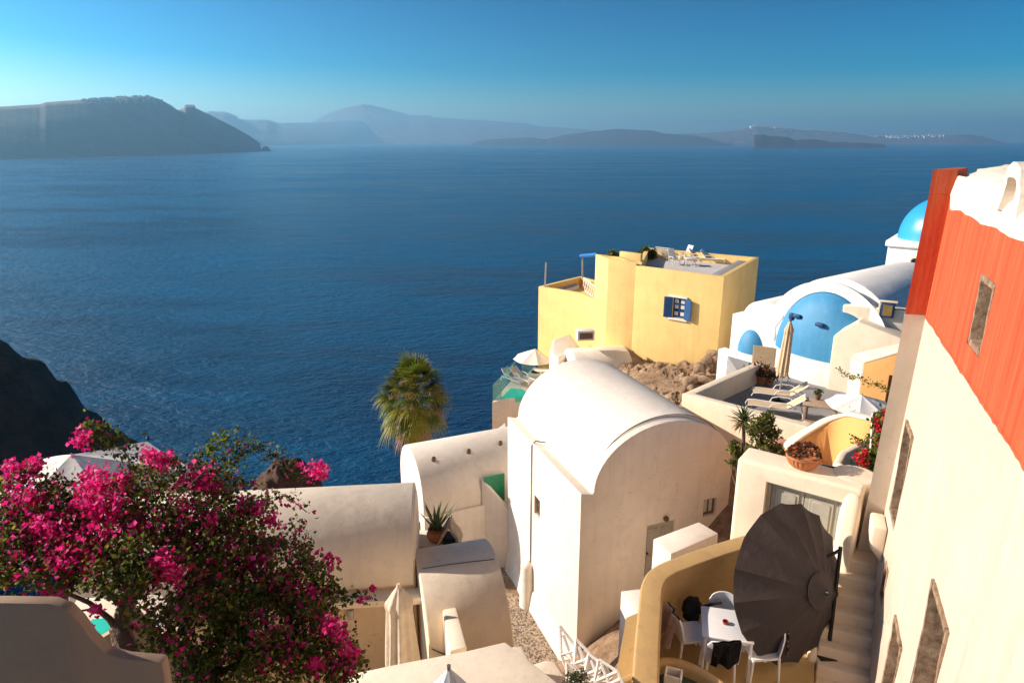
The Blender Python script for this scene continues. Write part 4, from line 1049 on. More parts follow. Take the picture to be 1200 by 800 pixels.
bm = new(); ax = Vector((.95, .31)).normalized(); vault(bm, Vector((14.4, 28.0)), Vector((14.4, 28.0))+ax*8, 1.6, 1.6, -7.2, -10.5, n=24); fin('side_vault', bm, CHURCHW, ch, bevel=.05, ang=50)
# small lights on the blue wall
for (px, py) in ((929, 370), (935.5, 370), (962, 380)):
    s_, t_, p = on_dome(px, py); M = wallM(FP(0, t_, 0), FP(1, t_, 0), s_, p.z)
    t = thing('wall_lamp', {929: 'dark blue lamp at the left edge of the large blue half dome', 935.5: 'slim dark blue lamp bar on the left of the large blue half dome', 962: 'dark blue lamp in the middle of the large blue half dome'}[px], 'lamp', tuple(M @ Vector((0, .05, 0))))
    bm = new(); box(bm, (0, .09, 0), (.32 if px != 929 else .16, .16, .14 if px != 929 else .26), M); fin('lamp_body', bm, BLUEL, t, bevel=.03)
    bm = new(); box(bm, (0, .005, 0), (.1, .03, .1), M); fin('bracket', bm, BLUEL, t, smooth=False)
# small chapel front
sc_ = thing('small_chapel', 'small white chapel front with a low blue half dome beside the yellow house', 'chapel', (10.4, 29, -9.5))
bm = new(); extrude_profile(bm, F0, fu, fb_, [(-3.65, -11), (-1.5, -11), (-1.5, -7.5)]+arc(-3.1, -1.1, -7.3, .78, 22)[3:]+[(-3.65, -7.35)], -.02, 5.2)
sw_ = fin('wall', bm, CHURCHW, sc_, bevel=.02, ang=50)
bm = new(); half_dome(bm, -2.6, -8.88, .66, .50, 1.05, 0, 28, 12); fin('apse_dome', bm, BLUED, sc_, ang=60)
bm = new(); drum(bm, -2.6, -8.875, .68, .52, -11, 28); fin('apse_wall', bm, CHURCHW, sc_, ang=50)
bm = new(); extrude_profile(bm, F0, fu, fb_, [(-3.9, -11), (-1.9, -11), (-1.9, -9.1), (-3.9, -8.95)], -.5, -.021); fin('front_ledge', bm, CHURCHW, sc_, bevel=.04)
# sloping beige flank
fl = thing('plaster_flank', 'large beige sloping plaster wall beside the big blue half dome', 'wall', (13, 24, -9.5))
bm = new(); f0 = V2(PV(976, 400, FP(0, -1.0, 0), FP(1, -1.0, 0))); f1 = V2(PY(1056, 405, 23.3)); dr_ = unit(f1-f0); nr = Vector((-dr_.y, dr_.x))
L = (f1-f0).length
prof = [(0, -10.4), (L+1, -10.4), (L+1, -7.1), (L, -6.75), (.75, -6.35), (.25, -6.75), (0, -7.05)]
extrude_profile(bm, f0, dr_, nr, prof, 0, .9); fin('wall', bm, CREAMW, fl, bevel=.05, seg=3)
bk = thing('plaster_back_wall', 'shaded beige back wall carrying the small blue framed picture', 'wall', (14.5, 25.5, -9))
b0, b1 = V2(PY(988, 360, 25.15)), V2(PY(1075, 363, 24.0)); zb = PY(988, 357.5, 25.15).z
bm = new(); e = unit(b1-b0); nn = Vector((-e.y, e.x)); prism(bm, [b0, b1, b1+nn*.5, b0+nn*.5], -10, [zb, zb+.05, zb+.05, zb]); fin('wall', bm, CREAM, bk, bevel=.05, seg=3)
ic = thing('framed_picture', 'small blue framed picture box on the beige back wall', 'picture', tuple(PV(1040, 363, b0, b1)))
s_, z_ = sz(1040, 363, b0, b1); M = wallM(b0, b1, s_, z_)
bm = new(); box(bm, (0, .05, 0), (.46, .12, .56), M); fin('frame', bm, BLUEL, ic, bevel=.02)
bm = new(); box(bm, (0, .115, 0), (.3, .015, .4), M); fin('picture', bm, simple('dull_gold', (.30,.20,.05), .5), ic, smooth=False)
bm = new(); box(bm, (0, .05, .32), (.6, .16, .06), M); box(bm, (-.27, .05, .02), (.06, .14, .6), M); fin('surround', bm, CREAMW, ic, bevel=.01, seg=1)
# bell tower with blue dome
tw = thing('church_tower', 'white square church tower with a bright blue dome behind the orange house', 'church', (21.4, 34.4, -10))
ta_ = Vector((18.75, 34.0)); tu = Vector((.8, -.6)); tv = Vector((.6, .8)); S = 4.0
tz = -4.75
bm = new(); prism(bm, [ta_, ta_+tu*S, ta_+tu*S+tv*S, ta_+tv*S], -12, tz-.28); tb2 = fin('wall', bm, CHURCHW, tw, bevel=.03)
bm = new(); o_ = .12; prism(bm, [ta_-tu*o_-tv*o_, ta_+tu*(S+o_)-tv*o_, ta_+tu*(S+o_)+tv*(S+o_), ta_-tu*o_+tv*(S+o_)], tz-.277, tz); fin('cornice', bm, CHURCHW, tw, bevel=.03)
cc_ = ta_+tu*S/2+tv*S/2
bm = new(); lathe(bm, (cc_.x, cc_.y, tz), [(1.93, -.05)]+[(1.9*math.cos(a), 2.0*math.sin(a)+.1) for a in [PI/2*k/16 for k in range(17)][:-1]]+[(.02, 2.1)], 48); fin('dome', bm, simple('dome_blue', (.03,.33,.66), .35, var=.06), tw, ang=60)
ts, tz2 = sz(1070, 317, ta_, ta_+tu*S)
M = wallM(ta_, ta_+tu*S, ts, tz2)
bm = new(); extrude_profile(bm, V2(M.translation), tu, Vector((tu.y, -tu.x)), [(-.24, tz2-.75), (.24, tz2-.75)]+arc(-.24, .24, tz2+.45, .25, 12), .0, .05); fin('belfry_window', bm, CREAM, tw, ang=50)
bm = new()
for k in (-.38, .05, .46): cyl(bm, M @ Vector((0, .04, k)), M @ Vector((0, .075, k)), .15, .15, 16)
fin('round_light', bm, DARKM, tw)
# ================================================================== OBJECTS
rnd = random.random; gs_ = random.gauss
# slots of the pierced panel are cut-like dark marks, each its own part (built above)

# ---- white plastic chair (facing +X, origin on the floor under the seat)
def make_chair(label, loc, rz):
    t = thing('plastic_chair', label, 'chair', loc, rz, 'white plastic chairs round the patio table')
    bm = new(); box(bm, (.01, 0, .43), (.44, .44, .035)); bmesh.ops.subdivide_edges(bm, edges=bm.edges, cuts=5, use_grid_fill=True)
    for v in bm.verts: v.co.z += -.018*(1-min(1, (v.co.x**2+v.co.y**2)/.05)); 
    for v in bm.verts:
        if abs(v.co.y) > .2 and abs(v.co.x-.01) > .2: v.co.x -= .02*(1 if v.co.x > 0 else -1); v.co.y -= .02*(1 if v.co.y > 0 else -1)
    fin('seat', bm, PLASTIC, t, world=False, ang=50)
    bm = new(); rows = []
    for j in range(9):
        z = .44+.40*j/8; row = []
        for i in range(11):
            y = -1+2*i/10; wd = .225*(1-.10*(j/8)**3) * (1 if j < 7 else .96 if j == 7 else .86)
            x = -.21-.07*j/8+.05*(y*y); zz3 = z-(.035*abs(y)**3 if j > 6 else 0)
            row.append((x, y*wd, zz3))
        rows.append(row)
    F = [[bm.verts.new(p) for p in r] for r in rows]; B = [[bm.verts.new((p[0]-.022, p[1], p[2])) for p in r] for r in rows]
    nj, ni = 8, 10
    for j in range(nj):
        for i in range(ni):
            bm.faces.new((F[j][i], F[j][i+1], F[j+1][i+1], F[j+1][i])); bm.faces.new((B[j][i+1], B[j][i], B[j+1][i], B[j+1][i+1]))
    for j in range(nj):
        bm.faces.new((F[j][0], F[j+1][0], B[j+1][0], B[j][0])); bm.faces.new((F[j+1][ni], F[j][ni], B[j][ni], B[j+1][ni]))
    for i in range(ni):
        bm.faces.new((F[nj][i], F[nj][i+1], B[nj][i+1], B[nj][i])); bm.faces.new((F[0][i+1], F[0][i], B[0][i], B[0][i+1]))
    bmesh.ops.recalc_face_normals(bm, faces=bm.faces)
    fin('backrest', bm, PLASTIC, t, world=False, ang=50)
    for x, y in ((.2, .19), (.2, -.19), (-.19, .19), (-.19, -.19)):
        bm = new(); cyl(bm, (x*1.12, y*1.1, 0), (x, y, .42), .017, .022, 10); fin('leg', bm, PLASTIC, t, world=False)
    return t
PF = -7.6
c1 = make_chair('white plastic chair left of the patio table with a pinkish white shirt over its back', (2.70, 8.72, PF), R(8))
copy_tree(c1, (3.27, 8.86, PF), R(-98), 'white plastic chair on the far side of the patio table, its back standing empty')
copy_tree(c1, (3.02, 8.30, PF), R(84), 'white plastic chair tucked under the near table edge with black cloth on its back')
copy_tree(c1, (3.66, 8.36, PF), R(186), 'white plastic chair between patio table and charcoal parasol with a striped towel')
# table
tt = thing('patio_table', 'square white plastic table with a small red ashtray on it', 'table', (3.2, 8.58, PF), R(-13))
bm = new(); box(bm, (0, 0, .685), (.72, .70, .03)); fin('tabletop', bm, PLASTIC, tt, world=False, bevel=.012)
bm = new(); 
for x in (-.32, .32): box(bm, (x, 0, .645), (.02, .60, .05))
for y in (-.31, .31): box(bm, (0, y, .645), (.618, .02, .05))
fin('apron', bm, PLASTIC, tt, world=False, smooth=False)
for x in (-.32, .32):
    for y in (-.31, .31): bm = new(); cyl(bm, (x*1.02, y*1.02, 0), (x, y, .67), .022, .028, 10); fin('leg', bm, PLASTIC, tt, world=False)
ar = PZ(850, 730, PF+.70)
a_t = thing('ashtray', 'small round dark red ashtray on the white patio table', 'ashtray', tuple(ar))
bm = new(); lathe(bm, (0, 0, 0), [(.036, 0), (.042, .01), (.044, .045), (.036, .045), (.033, .012), (.002, .012)], 20); fin('bowl', bm, REDC, a_t, world=False)
def drape(name, label, cat, O, U, Dn, wv, hv_, mat, fold=.02, nfold=5, top=.05, taper=.0, side=1, ragged=.06):
    """cloth folded over an edge: O centre of edge, U along edge, Dn outward"""
    t = bm = new(); O, U, Dn = Vector(O), Vector(U).normalized(), Vector(Dn).normalized(); rows = []
    na, nb_ = 26, 22
    for j in range(nb_+1):
        s = -top+(hv_+top)*j/nb_; row = []
        for i in range(na+1):
            a = -1+2*i/na; k = max(0, s)/hv_
            ff = math.sin(a*nfold+1.3*math.sin(a*3+k*2))*fold*(.25+k)
            drop = s*(1+ragged*math.sin(a*4.2+1)+ragged*.6*math.sin(a*9)) if s > 0 else 0
            inn = -s if s < 0 else 0
            p = O+U*(a*wv/2*(1-taper*k))+Dn*(.012+ff+.01*math.sin(min(1, max(0, s)*20))-inn)+Vector((0, 0, .012*(s < .01)-max(0, drop)))
            row.append(bm.verts.new(p))
        rows.append(row)
    for j in range(nb_):
        for i in range(na): bm.faces.new((rows[j][i], rows[j][i+1], rows[j+1][i+1], rows[j+1][i]))
    bmesh.ops.solidify(bm, geom=bm.faces[:], thickness=.008)
    e = thing(name, label, cat, tuple(O)); fin('cloth', bm, mat, e, ang=80); return e
drape('black_cloth', 'crumpled black cloth draped over the near chair back below the table edge', 'cloth', (3.02, 8.0, PF+.835), (1, .1, 0), (.1, -1, 0), .42, .36, BLACKC, .03, 6)
drape('shirt', 'pinkish white shirt hanging over the back of the left plastic chair', 'shirt', (2.40, 8.68, PF+.835), (.1, -1, 0), (-1, -.1, 0), .42, .58, SHIRT, .085, 4, taper=.2, ragged=.16)
drape('striped_towel', 'towel with black, green and white stripes over the right chair back', 'towel', (3.96, 8.38, PF+.835), (.1, -1, 0), (1, .1, 0), .30, .48, STRIPE, .03, 4, ragged=.10)
bg_ = thing('backpack', 'black bag lying by the wall behind the left plastic chair', 'bag', (2.84, 9.15, PF+.42))
bm = new(); bmesh.ops.create_icosphere(bm, subdivisions=4, radius=1)
for v in bm.verts: 
    n = .12*MN.noise(v.co*2.2); v.co = Vector((v.co.x*.15, v.co.y*.12, v.co.z*.20))*(1+n*1.5)+Vector((0, 0, .12))
fin('bag_body', bm, BLACKC, bg_, world=False, ang=80)
bm = new(); tube(bm, [(.1, -.05, .18), (.2, -.08, .22), (.32, -.1, .28), (.42, -.12, .3)], .022, 8); fin('strap', bm, BLACKC, bg_, world=False)
bm = new(); lathe(bm, (0, 0, -.42), [(.16, 0), (.16, .03), (.03, .06), (.03, .34), (.13, .37), (.13, .39), (.002, .39)], 20); so_ = fin('stool', bm, BLACKC, bg_, world=False)

# ---- charcoal parasol lying tilted: apex towards right and camera
up_ = thing('charcoal_parasol', 'large charcoal parasol tilted on its side in front of the gate doors', 'parasol', (4.2, 8.9, PF))
vd = ray(925, 683).normalized(); cenp = PD(925, 682, 10.3)
vr = vd.cross(Vector((0, 0, 1))).normalized(); vu = vr.cross(vd).normalized()
axd = (vr*math.sin(R(52))-vd*math.cos(R(52))-vu*.02).normalized()
e1 = axd.cross(vu).normalized(); e2 = axd.cross(e1).normalized()
RAD, HH, NS = 1.19, .58, 16
bm = new(); M_ = 6; K = 10; grid = []
for i in range(NS*M_):
    a = 2*PI*i/(NS*M_); fr_ = (i % M_)/M_; seg_ = 1-.018*math.sin(PI*fr_)          # scalloped between ribs
    chord = math.cos(PI/NS)/math.cos((fr_-.5)*2*PI/NS)
    col = []
    for k in range(1, K+1):
        f = k/K; rr = RAD*f*chord*(1-(1-seg_)*f**3)
        z = HH*(1-f**1.25)-.035*math.sin(PI*fr_)*f+.012*MN.noise(Vector((a*3, f*4, 0)))
        col.append(bm.verts.new(cenp+(e1*math.cos(a)+e2*math.sin(a))*rr+axd*z))
    grid.append(col)
apx = bm.verts.new(cenp+axd*(HH+.01))
for i in range(len(grid)):
    a, b = grid[i], grid[(i+1) % len(grid)]
    bm.faces.new((apx, a[0], b[0]))
    for k in range(K-1): bm.faces.new((a[k], a[k+1], b[k+1], b[k]))
bmesh.ops.recalc_face_normals(bm, faces=bm.faces); bmesh.ops.solidify(bm, geom=bm.faces[:], thickness=.006)
cnp = fin('canopy', bm, CHAR, up_, ang=14)
bm = new()                                                    # vent cap
for k in range(NS):
    a = 2*PI*k/NS; b = 2*PI*(k+1)/NS; q = lambda a, r, z: bm.verts.new(cenp+(e1*math.cos(a)+e2*math.sin(a))*r+axd*z)
    bm.faces.new((q(a, .04, HH+.055), q(a, .27, HH-.045), q(b, .27, HH-.045), q(b, .04, HH+.055)))
bmesh.ops.remove_doubles(bm, verts=bm.verts, dist=1e-4); bmesh.ops.solidify(bm, geom=bm.faces[:], thickness=.006); fin('vent', bm, CHAR, cnp, ang=10)
bm = new(); cyl(bm, cenp+axd*(HH), cenp+axd*(HH+.10), .05, .03, 14); fin('finial', bm, DARKM, up_)
for k in range(NS):
    a = 2*PI*k/NS; bm = new(); cyl(bm, cenp+axd*(HH-.03), cenp+(e1*math.cos(a)+e2*math.sin(a))*(RAD-.02)+axd*.0-axd*.015, .011, .011, 6); fin('rib', bm, DARKM, up_)
bm = new(); cyl(bm, cenp+axd*(HH-.02), cenp-axd*.75, .024, .024, 12); fin('stick', bm, STEEL, up_)
pb = PZ(972, 768, PF); hub = cenp+axd*.2+Vector((.15, .3, 0))
bm = new(); cyl(bm, pb+Vector((.0, .05, .03)), pb+Vector((.05, .25, 1.75)), .03, .03, 12); cyl(bm, pb+Vector((.05, .25, 1.7)), cenp-axd*.1, .025, .025, 10); fin('pole', bm, DARKM, up_)
bm = new(); box(bm, pb+Vector((0, .05, .03)), (.42, .42, .06)); fin('base_plate', bm, DARKM, up_, bevel=.015)
# ---- closed parasols
def closed_parasol(label, base, top, wd, clen, mat, dk, base_r=.25):
    t = thing('closed_parasol', label, 'parasol', tuple(base))
    b, tp_ = Vector(base), Vector(top); d = (tp_-b); L = d.length; dn = d/L
    bm = new(); cyl(bm, b, tp_, .026, .022, 12); fin('pole', bm, STEEL, t)
    bm = new(); nA, nK = 64, 26; rows = []
    s1 = dn.cross(Vector((0, 1, 0))).normalized(); s2 = dn.cross(s1)
    for k in range(nK+1):
        f = k/nK; c = tp_-dn*(.06+clen*f)
        r = wd/2*(.12+.58*min(1, (f/.14)**.8)+.30*min(1, f/.8)) if f < .8 else wd/2*1.0
        if .12 < f < .20: r *= 1.10
        row = []
        for i in range(nA):
            a = 2*PI*i/nA
            fold = 1+(.05+.16*f)*math.sin(a*8+f*1.2)+.05*math.sin(a*3+f*4)
            jag = .09*math.sin(a*8+f)*clen*.5*(f > .97)
            row.append(bm.verts.new(c+(s1*math.cos(a)+s2*math.sin(a))*r*fold-dn*jag))
        rows.append(row)
    for a, b2 in zip(rows, rows[1:]):
        for i in range(nA): bm.faces.new((a[i], a[(i+1) % nA], b2[(i+1) % nA], b2[i]))
    bm.faces.new(rows[0])
    bmesh.ops.recalc_face_normals(bm, faces=bm.faces); bmesh.ops.solidify(bm, geom=bm.faces[:], thickness=.006)
    fin('canopy', bm, mat, t, ang=70)
    bm = new(); cyl(bm, tp_-dn*.07, tp_+dn*.01, .05, .035, 12); fin('finial', bm, dk, t)
    bm = new(); lathe(bm, b, [(base_r, 0), (base_r, .05), (base_r*.6, .09), (.04, .1), (.04, .25), (.002, .25)], 24); fin('base', bm, DARKM, t)
top = PY(467, 684, 11.6); closed_parasol('closed cream parasol in front of the shaded wall under the long ledge', (top.x, 11.6, -12.45), top, .62, 2.25, CANV, CANV)
b_ = PZ(912, 470, ZF); t_ = PY(926.5, 374, b_.y); closed_parasol('closed beige parasol standing beside the two sun loungers', b_, t_, .36, 2.0, simple('golden_canvas', (.70,.50,.30), .9, bump=(6,.4,.04)), BROWNW)

# ---- open parasols
def open_parasol(name, label, top, rad, drop, base_z, mat, n=8, rot=.2, tilt=None, pole_mat=None, valance=0):
    t = thing(name, label, 'parasol', (top[0], top[1], base_z)); T = Vector(top)
    Rm = tilt or Matrix(); bm = new(); rows = []
    mA = 4
    for i in range(n*mA):
        a = 2*PI*i/(n*mA)+rot; fr_ = (i % mA)/mA; chord = math.cos(PI/n)/math.cos((fr_-.5)*2*PI/n); row = []
        for k in range(1, 7):
            f = k/6; p = Vector((math.cos(a)*rad*f*chord, math.sin(a)*rad*f*chord, -drop*f**1.1-.05*rad*math.sin(PI*fr_)*f*(1-f*.4)))
            row.append(bm.verts.new(T+Rm @ p))
        if valance: p = Vector((math.cos(a)*rad*chord, math.sin(a)*rad*chord, -drop-valance)); row.append(bm.verts.new(T+Rm @ p))
        rows.append(row)
    ap = bm.verts.new(T+Rm @ Vector((0, 0, .02)))
    for i in range(len(rows)):
        a, b = rows[i], rows[(i+1) % len(rows)]; bm.faces.new((ap, a[0], b[0]))
        for k in range(len(a)-1): bm.faces.new((a[k], a[k+1], b[k+1], b[k]))
    bmesh.ops.recalc_face_normals(bm, faces=bm.faces); bmesh.ops.solidify(bm, geom=bm.faces[:], thickness=.006)
    fin('canopy', bm, mat, t, ang=20)
    bm = new(); cyl(bm, (T.x, T.y, base_z), T+Vector((0, 0, .05)), .025, .025, 10); fin('pole', bm, pole_mat or STEEL, t)
    for i in range(n):
        a = 2*PI*i/n+rot; bm = new(); cyl(bm, T-Vector((0, 0, .03)), T+Rm @ Vector((math.cos(a)*rad*.98, math.sin(a)*rad*.98, -drop-.02)), .009, .009, 5); fin('rib', bm, STEEL, t)
    bm = new(); lathe(bm, (T.x, T.y, base_z), [(.25, 0), (.25, .06), (.04, .08), (.04, .2), (.002, .2)], 20); fin('base', bm, DARKM, t)
    return t
q = PD(1010, 463, 20.2); open_parasol('white_parasol', 'open white octagonal parasol above the ochre wall near the hanging vines', q, .98, .32, -9.15, CANVW, rot=.3)
q = PZ(627, 436, ZP); T = PY(627, 409, q.y); open_parasol('white_parasol', 'open white parasol on the pool terrace over the sea', T, 1.45, .62, ZP, CANVW, rot=.1)
q = PD(84, 533, 19); open_parasol('white_parasol', 'large white canvas parasol at the left behind the bougainvillea', q, 2.7, .95, q.z-3.6, CANVW, rot=.35, n=6, valance=.25)
q = PD(131, 526, 20.5); open_parasol('white_parasol', 'second white canvas parasol, partly shaded, right of the large one behind the bougainvillea', q, 2.3, .8, q.z-3.6, CANVW, rot=.1, n=4, valance=.9)
q = PD(526, 783, 8.2); open_parasol('white_parasol', 'white parasol tip with bluish shade in its colour poking up at the bottom edge by the foreground parapet', q, .52, .75, -12.2, simple('shaded_white_canvas', (.50,.56,.62), .9), n=8, rot=.2)  # white canvas, its bluish shade put into the colour

# ---- sun loungers (local: foot at -X, raised head at +X)
def make_lounger(label, loc, rz, group='white sun loungers on the sun terrace', fabric=SLINGM, ang=38):
    t = thing('sun_lounger', label, 'sun lounger', loc, rz, group)
    ca, sa = math.cos(R(ang)), math.sin(R(ang)); bk_ = Vector((.35, 0, .34))
    for y in (-.30, .30):
        bm = new(); tube(bm, [(-.98, y, .0), (-.99, y, .22), (-.92, y, .35), (-.7, y, .37), (.0, y, .34), (.35, y, .34), (.75, y, .34), (.86, y, .28), (.9, y, .02)], .022, 8); fin('side_rail', bm, PLASTIC, t, world=False)
        bm = new(); tube(bm, [bk_+Vector((0, y*.93, 0)), bk_+Vector((.68*ca, y*.93, .68*sa)), bk_+Vector((.74*ca, y*.7, .74*sa))], .019, 8); fin('back_rail', bm, PLASTIC, t, world=False)
        bm = new(); tube(bm, [(-.2, y*1.05, .36), (-.12, y*1.12, .50), (.1, y*1.15, .56), (.42, y*1.12, .55), (.55, y*1.05, .48)], .019, 8); fin('armrest', bm, PLASTIC, t, world=False)
    bm = new(); tube(bm, [(.7, -.29, .30), (.62, 0, .30), (.7, .29, .30)], .016, 6); fin('cross_bar', bm, PLASTIC, t, world=False)
    bm = new(); box(bm, (-.29, 0, .345), (1.26, .56, .014)); fin('sling_seat', bm, fabric, t, world=False, smooth=False)
    bm = new(); Mb = Matrix.Translation(bk_) @ Matrix.Rotation(-R(ang), 4, 'Y'); box(bm, (.36, 0, 0), (.70, .53, .014), Mb); fin('sling_back', bm, fabric, t, world=False, smooth=False)
    return t
l0 = make_lounger('white framed sun lounger with beige sling, nearest to the terrace parapet', (9.15, 22.1, ZF), R(-20))
copy_tree(l0, (9.75, 23.35, ZF), R(-16), 'white framed sun lounger with beige sling, behind the closed beige parasol pole')
# terrace table, pot on it
a, b = PZ(942, 469, ZF+.72), PZ(984, 476, ZF+.72)
tm = thing('terrace_table', 'long weathered wooden table beside the sun loungers', 'table', ((a.x+b.x)/2, (a.y+b.y)/2, ZF), math.atan2(b.y-a.y, b.x-a.x)); L_ = (b-a).length
bm = new(); box(bm, (0, .0, .70), (L_, .75, .05)); fin('tabletop', bm, WOODT, tm, world=False, bevel=.01)
for x in (-1, 1):
    for y in (-1, 1): bm = new(); box(bm, (x*(L_/2-.1), y*.3, .337), (.09, .09, .674)); fin('leg', bm, WOODT, tm, world=False, bevel=.008)
for k, x in enumerate((-.1, .35)): 
    bm = new(); box(bm, (0, -.75-k*.0, .3) if k == 0 else (.0, -.75, .18), (L_*.9, .10, .04) if k == 0 else (L_*.8, .06, .04)); 
    fin('bench_rail', bm, WOODT, tm, world=False)
def pot(bm, c, r, h, n=24):
    return lathe(bm, c, [(r*.62, 0), (r*.82, h*.35), (r*.97, h*.8), (r*1.08, h*.84), (r*1.08, h), (r*.92, h), (r*.88, h*.86), (.002, h*.84)], n)
q = PZ(958, 468, ZF+.725)
t = thing('small_pot', 'small dark pot on the long wooden terrace table', 'pot', tuple(q)); bm = new(); pot(bm, (0, 0, 0), .11, .2); fin('pot', bm, BROWNW, t, world=False)
bm = new(); leaf_cloud(bm, [(gs_(0, .07), gs_(0, .07), .22+abs(gs_(0, .06))) for _ in range(60)], .1, (0, 1)); fin('leaves', bm, LEAF, t, world=False)
def potted(name, label, loc, r, h, mats, n, lr, lh, sz_, potm=TERRA, cat='potted plant'):
    t = thing(name, label, cat, tuple(loc)); bm = new(); pot(bm, (0, 0, 0), r, h); fin('pot', bm, potm, t, world=False)
    bm = new(); leaf_cloud(bm, [(gs_(0, lr), gs_(0, lr), h+abs(gs_(0, lh))) for _ in range(n)], sz_, tuple(range(len(mats)))); fin('leaves', bm, mats, t, world=False); return t
potted('potted_plant', 'brownish dry plant in a pot at the left end of the terrace back wall', PZ(880, 447, ZF), .22, .32, SUCC, 260, .15, .16, .14)
potted('potted_plant', 'taller brown leaved pot plant beside the reed screen on the terrace', PZ(892, 450, ZF), .22, .36, SUCC, 300, .16, .22, .15)
potted('potted_plant', 'rust coloured pot plant nearest the white garden ring on the terrace', PZ(901, 451, ZF), .2, .3, SUCC, 240, .15, .15, .14)
t = thing('garden_ring', 'pair of white metal rings standing on the terrace beside the rust coloured pot', 'ornament', tuple(PZ(912, 452, ZF)))
for k, r_ in enumerate((.36, .25)):
    bm = new(); q = PZ(912, 452, ZF)+Vector((.15*k, -.1*k, r_)); tube(bm, [q+Vector((math.cos(a)*r_*.8, math.cos(a)*r_*-.5, math.sin(a)*r_)) for a in [2*PI*i/24 for i in range(25)]], .022, 6); fin('ring', bm, WPAINT, t)
t = thing('reed_screen', 'tan reed screen leaning on the white chapel front behind the pots', 'screen', tuple(PZ(893, 438, ZF)))
bm = new(); A_, B_ = V2(PZ(880, 434, ZF)), V2(PZ(907, 438, ZF)); M = wallM(A_, B_, (B_-A_).length/2, ZF+.55); 
for i in range(24): box(bm, ((i-11.5)*(B_-A_).length/24, .01*(i % 2), 0), ((B_-A_).length/24*1.02, .03, 1.1), M)
fin('reeds', bm, SLINGM, t, smooth=False)

# ---- vines on strings
def vine(name, label, pts, n, size, mats=LEAF, flowers=None, fm=REDF):
    t = thing(name, label, 'vine', tuple(pts[0])); P3 = [Vector(p) for p in pts]
    cv = []
    for i in range(len(P3)-1):
        for k in range(8): cv.append(P3[i].lerp(P3[i+1], k/8)-Vector((0, 0, .10*math.sin(PI*k/8))))
    cv.append(P3[-1]); bm = new(); tube(bm, cv, .008, 5); fin('stem', bm, BROWNW, t)
    bm = new(); leaf_cloud(bm, [random.choice(cv)+Vector((gs_(0, .04), gs_(0, .04), gs_(0, .04))) for _ in range(n)], size*.62, (0, 1, 2)); fin('leaves', bm, mats, t)
    return t
vine('hanging_vine', 'thin leafy vine strung from the beige flank towards the pierced panel', [PD(984, 433, 19.5), PD(1008, 442, 19), PD(1030, 449, 18.5), PD(1047, 456, 18)], 260, .11)
vine('hanging_vine', 'thin leafy vine along the lower edge of the open white parasol', [PD(998, 483, 17), PD(1016, 489, 16.6), PD(1034, 492, 16)], 200, .10)
vine('hanging_vine', 'short leafy vine above the angular white planter', [PD(1000, 512, 14), PD(1018, 517, 13.5), PD(1036, 518, 13)], 220, .09)
t = thing('flowering_plant', 'red flowering climber on a white post in the angular planter', 'plant', tuple(PD(1022, 560, 13)))
bm = new(); cyl(bm, PD(1018, 562, 12.9), PD(1023, 484, 12.9), .022, .022, 8); fin('post', bm, WPAINT, t)
pts = []; fl_ = []
for (px, py, r_, n_) in ((1012, 552, 8, 260), (1020, 535, 12, 420), (1030, 515, 8, 260), (1028, 548, 9, 260), (1030, 495, 7, 160), (1016, 560, 8, 150), (1034, 488, 5, 120)):
    for _ in range(n_): pts.append(PD(px+gs_(0, r_*.6), py+gs_(0, r_*.6), 12.9+gs_(0, .15)))
for (px, py, r_, n_) in ((1005, 536, 5, 60), (1013, 530, 4, 50), (1012, 543, 4, 40), (1028, 520, 4, 40), (1036, 486, 4, 50), (1028, 493, 4, 50), (1031, 502, 4, 40)):
    for _ in range(n_): fl_.append(PD(px+gs_(0, r_*.55), py+gs_(0, r_*.55), 12.75+gs_(0, .12)))
bm = new(); leaf_cloud(bm, pts, .085, (0, 1, 2)); fin('leaves', bm, LEAF, t); bm = new(); leaf_cloud(bm, fl_, .06, (0,), asp=.9); fin('blossom', bm, REDF, t)

# ---- succulent bowl on the gate wall
q = PZ(940, 546, -5.33)
t = thing('succulent_bowl', 'wide fluted terracotta bowl full of reddish succulents on the gate wall', 'potted plant', tuple(q))
bm = new(); rows = []
for j, (r_, z) in enumerate([(.17, 0), (.22, .05), (.255, .12), (.27, .18), (.285, .19), (.285, .22), (.25, .22), (.24, .19)]):
    rows.append([bm.verts.new(((r_+(.010*math.cos(24*2*PI*k/96) if 0 < j < 4 else 0))*math.cos(2*PI*k/96), (r_+(.010*math.cos(24*2*PI*k/96) if 0 < j < 4 else 0))*math.sin(2*PI*k/96), z)) for k in range(96)])
for a, b in zip(rows, rows[1:]):
    for k in range(96): bm.faces.new((a[k], a[(k+1) % 96], b[(k+1) % 96], b[k]))
bm.faces.new(rows[0][::-1]); bm.faces.new(rows[-1]); fin('bowl', bm, TERRA, t, world=False)
bm = new()
for _ in range(75):                                         # rosettes
    a = rnd()*2*PI; rr = .25*math.sqrt(rnd()); c = Vector((math.cos(a)*rr, math.sin(a)*rr, .22+.17*(1-(rr/.27)**2)+gs_(0, .02))); od = (Vector((c.x*1.6, c.y*1.6, .25))).normalized()
    s1 = od.cross(Vector((0, 0, 1))).normalized() if od.length else Vector((1, 0, 0)); s2 = od.cross(s1); mi = random.choices((0, 1, 2), (5, 3, 1))[0]
    for k in range(9):
        b_a = 2*PI*k/9+rnd(); d = (s1*math.cos(b_a)+s2*math.sin(b_a))*.055*(.7+.5*rnd())+od*.035
        blade(bm, c, c+d, .022, mi, 0, 3, .3)
fin('succulents', bm, SUCC, t, world=False)

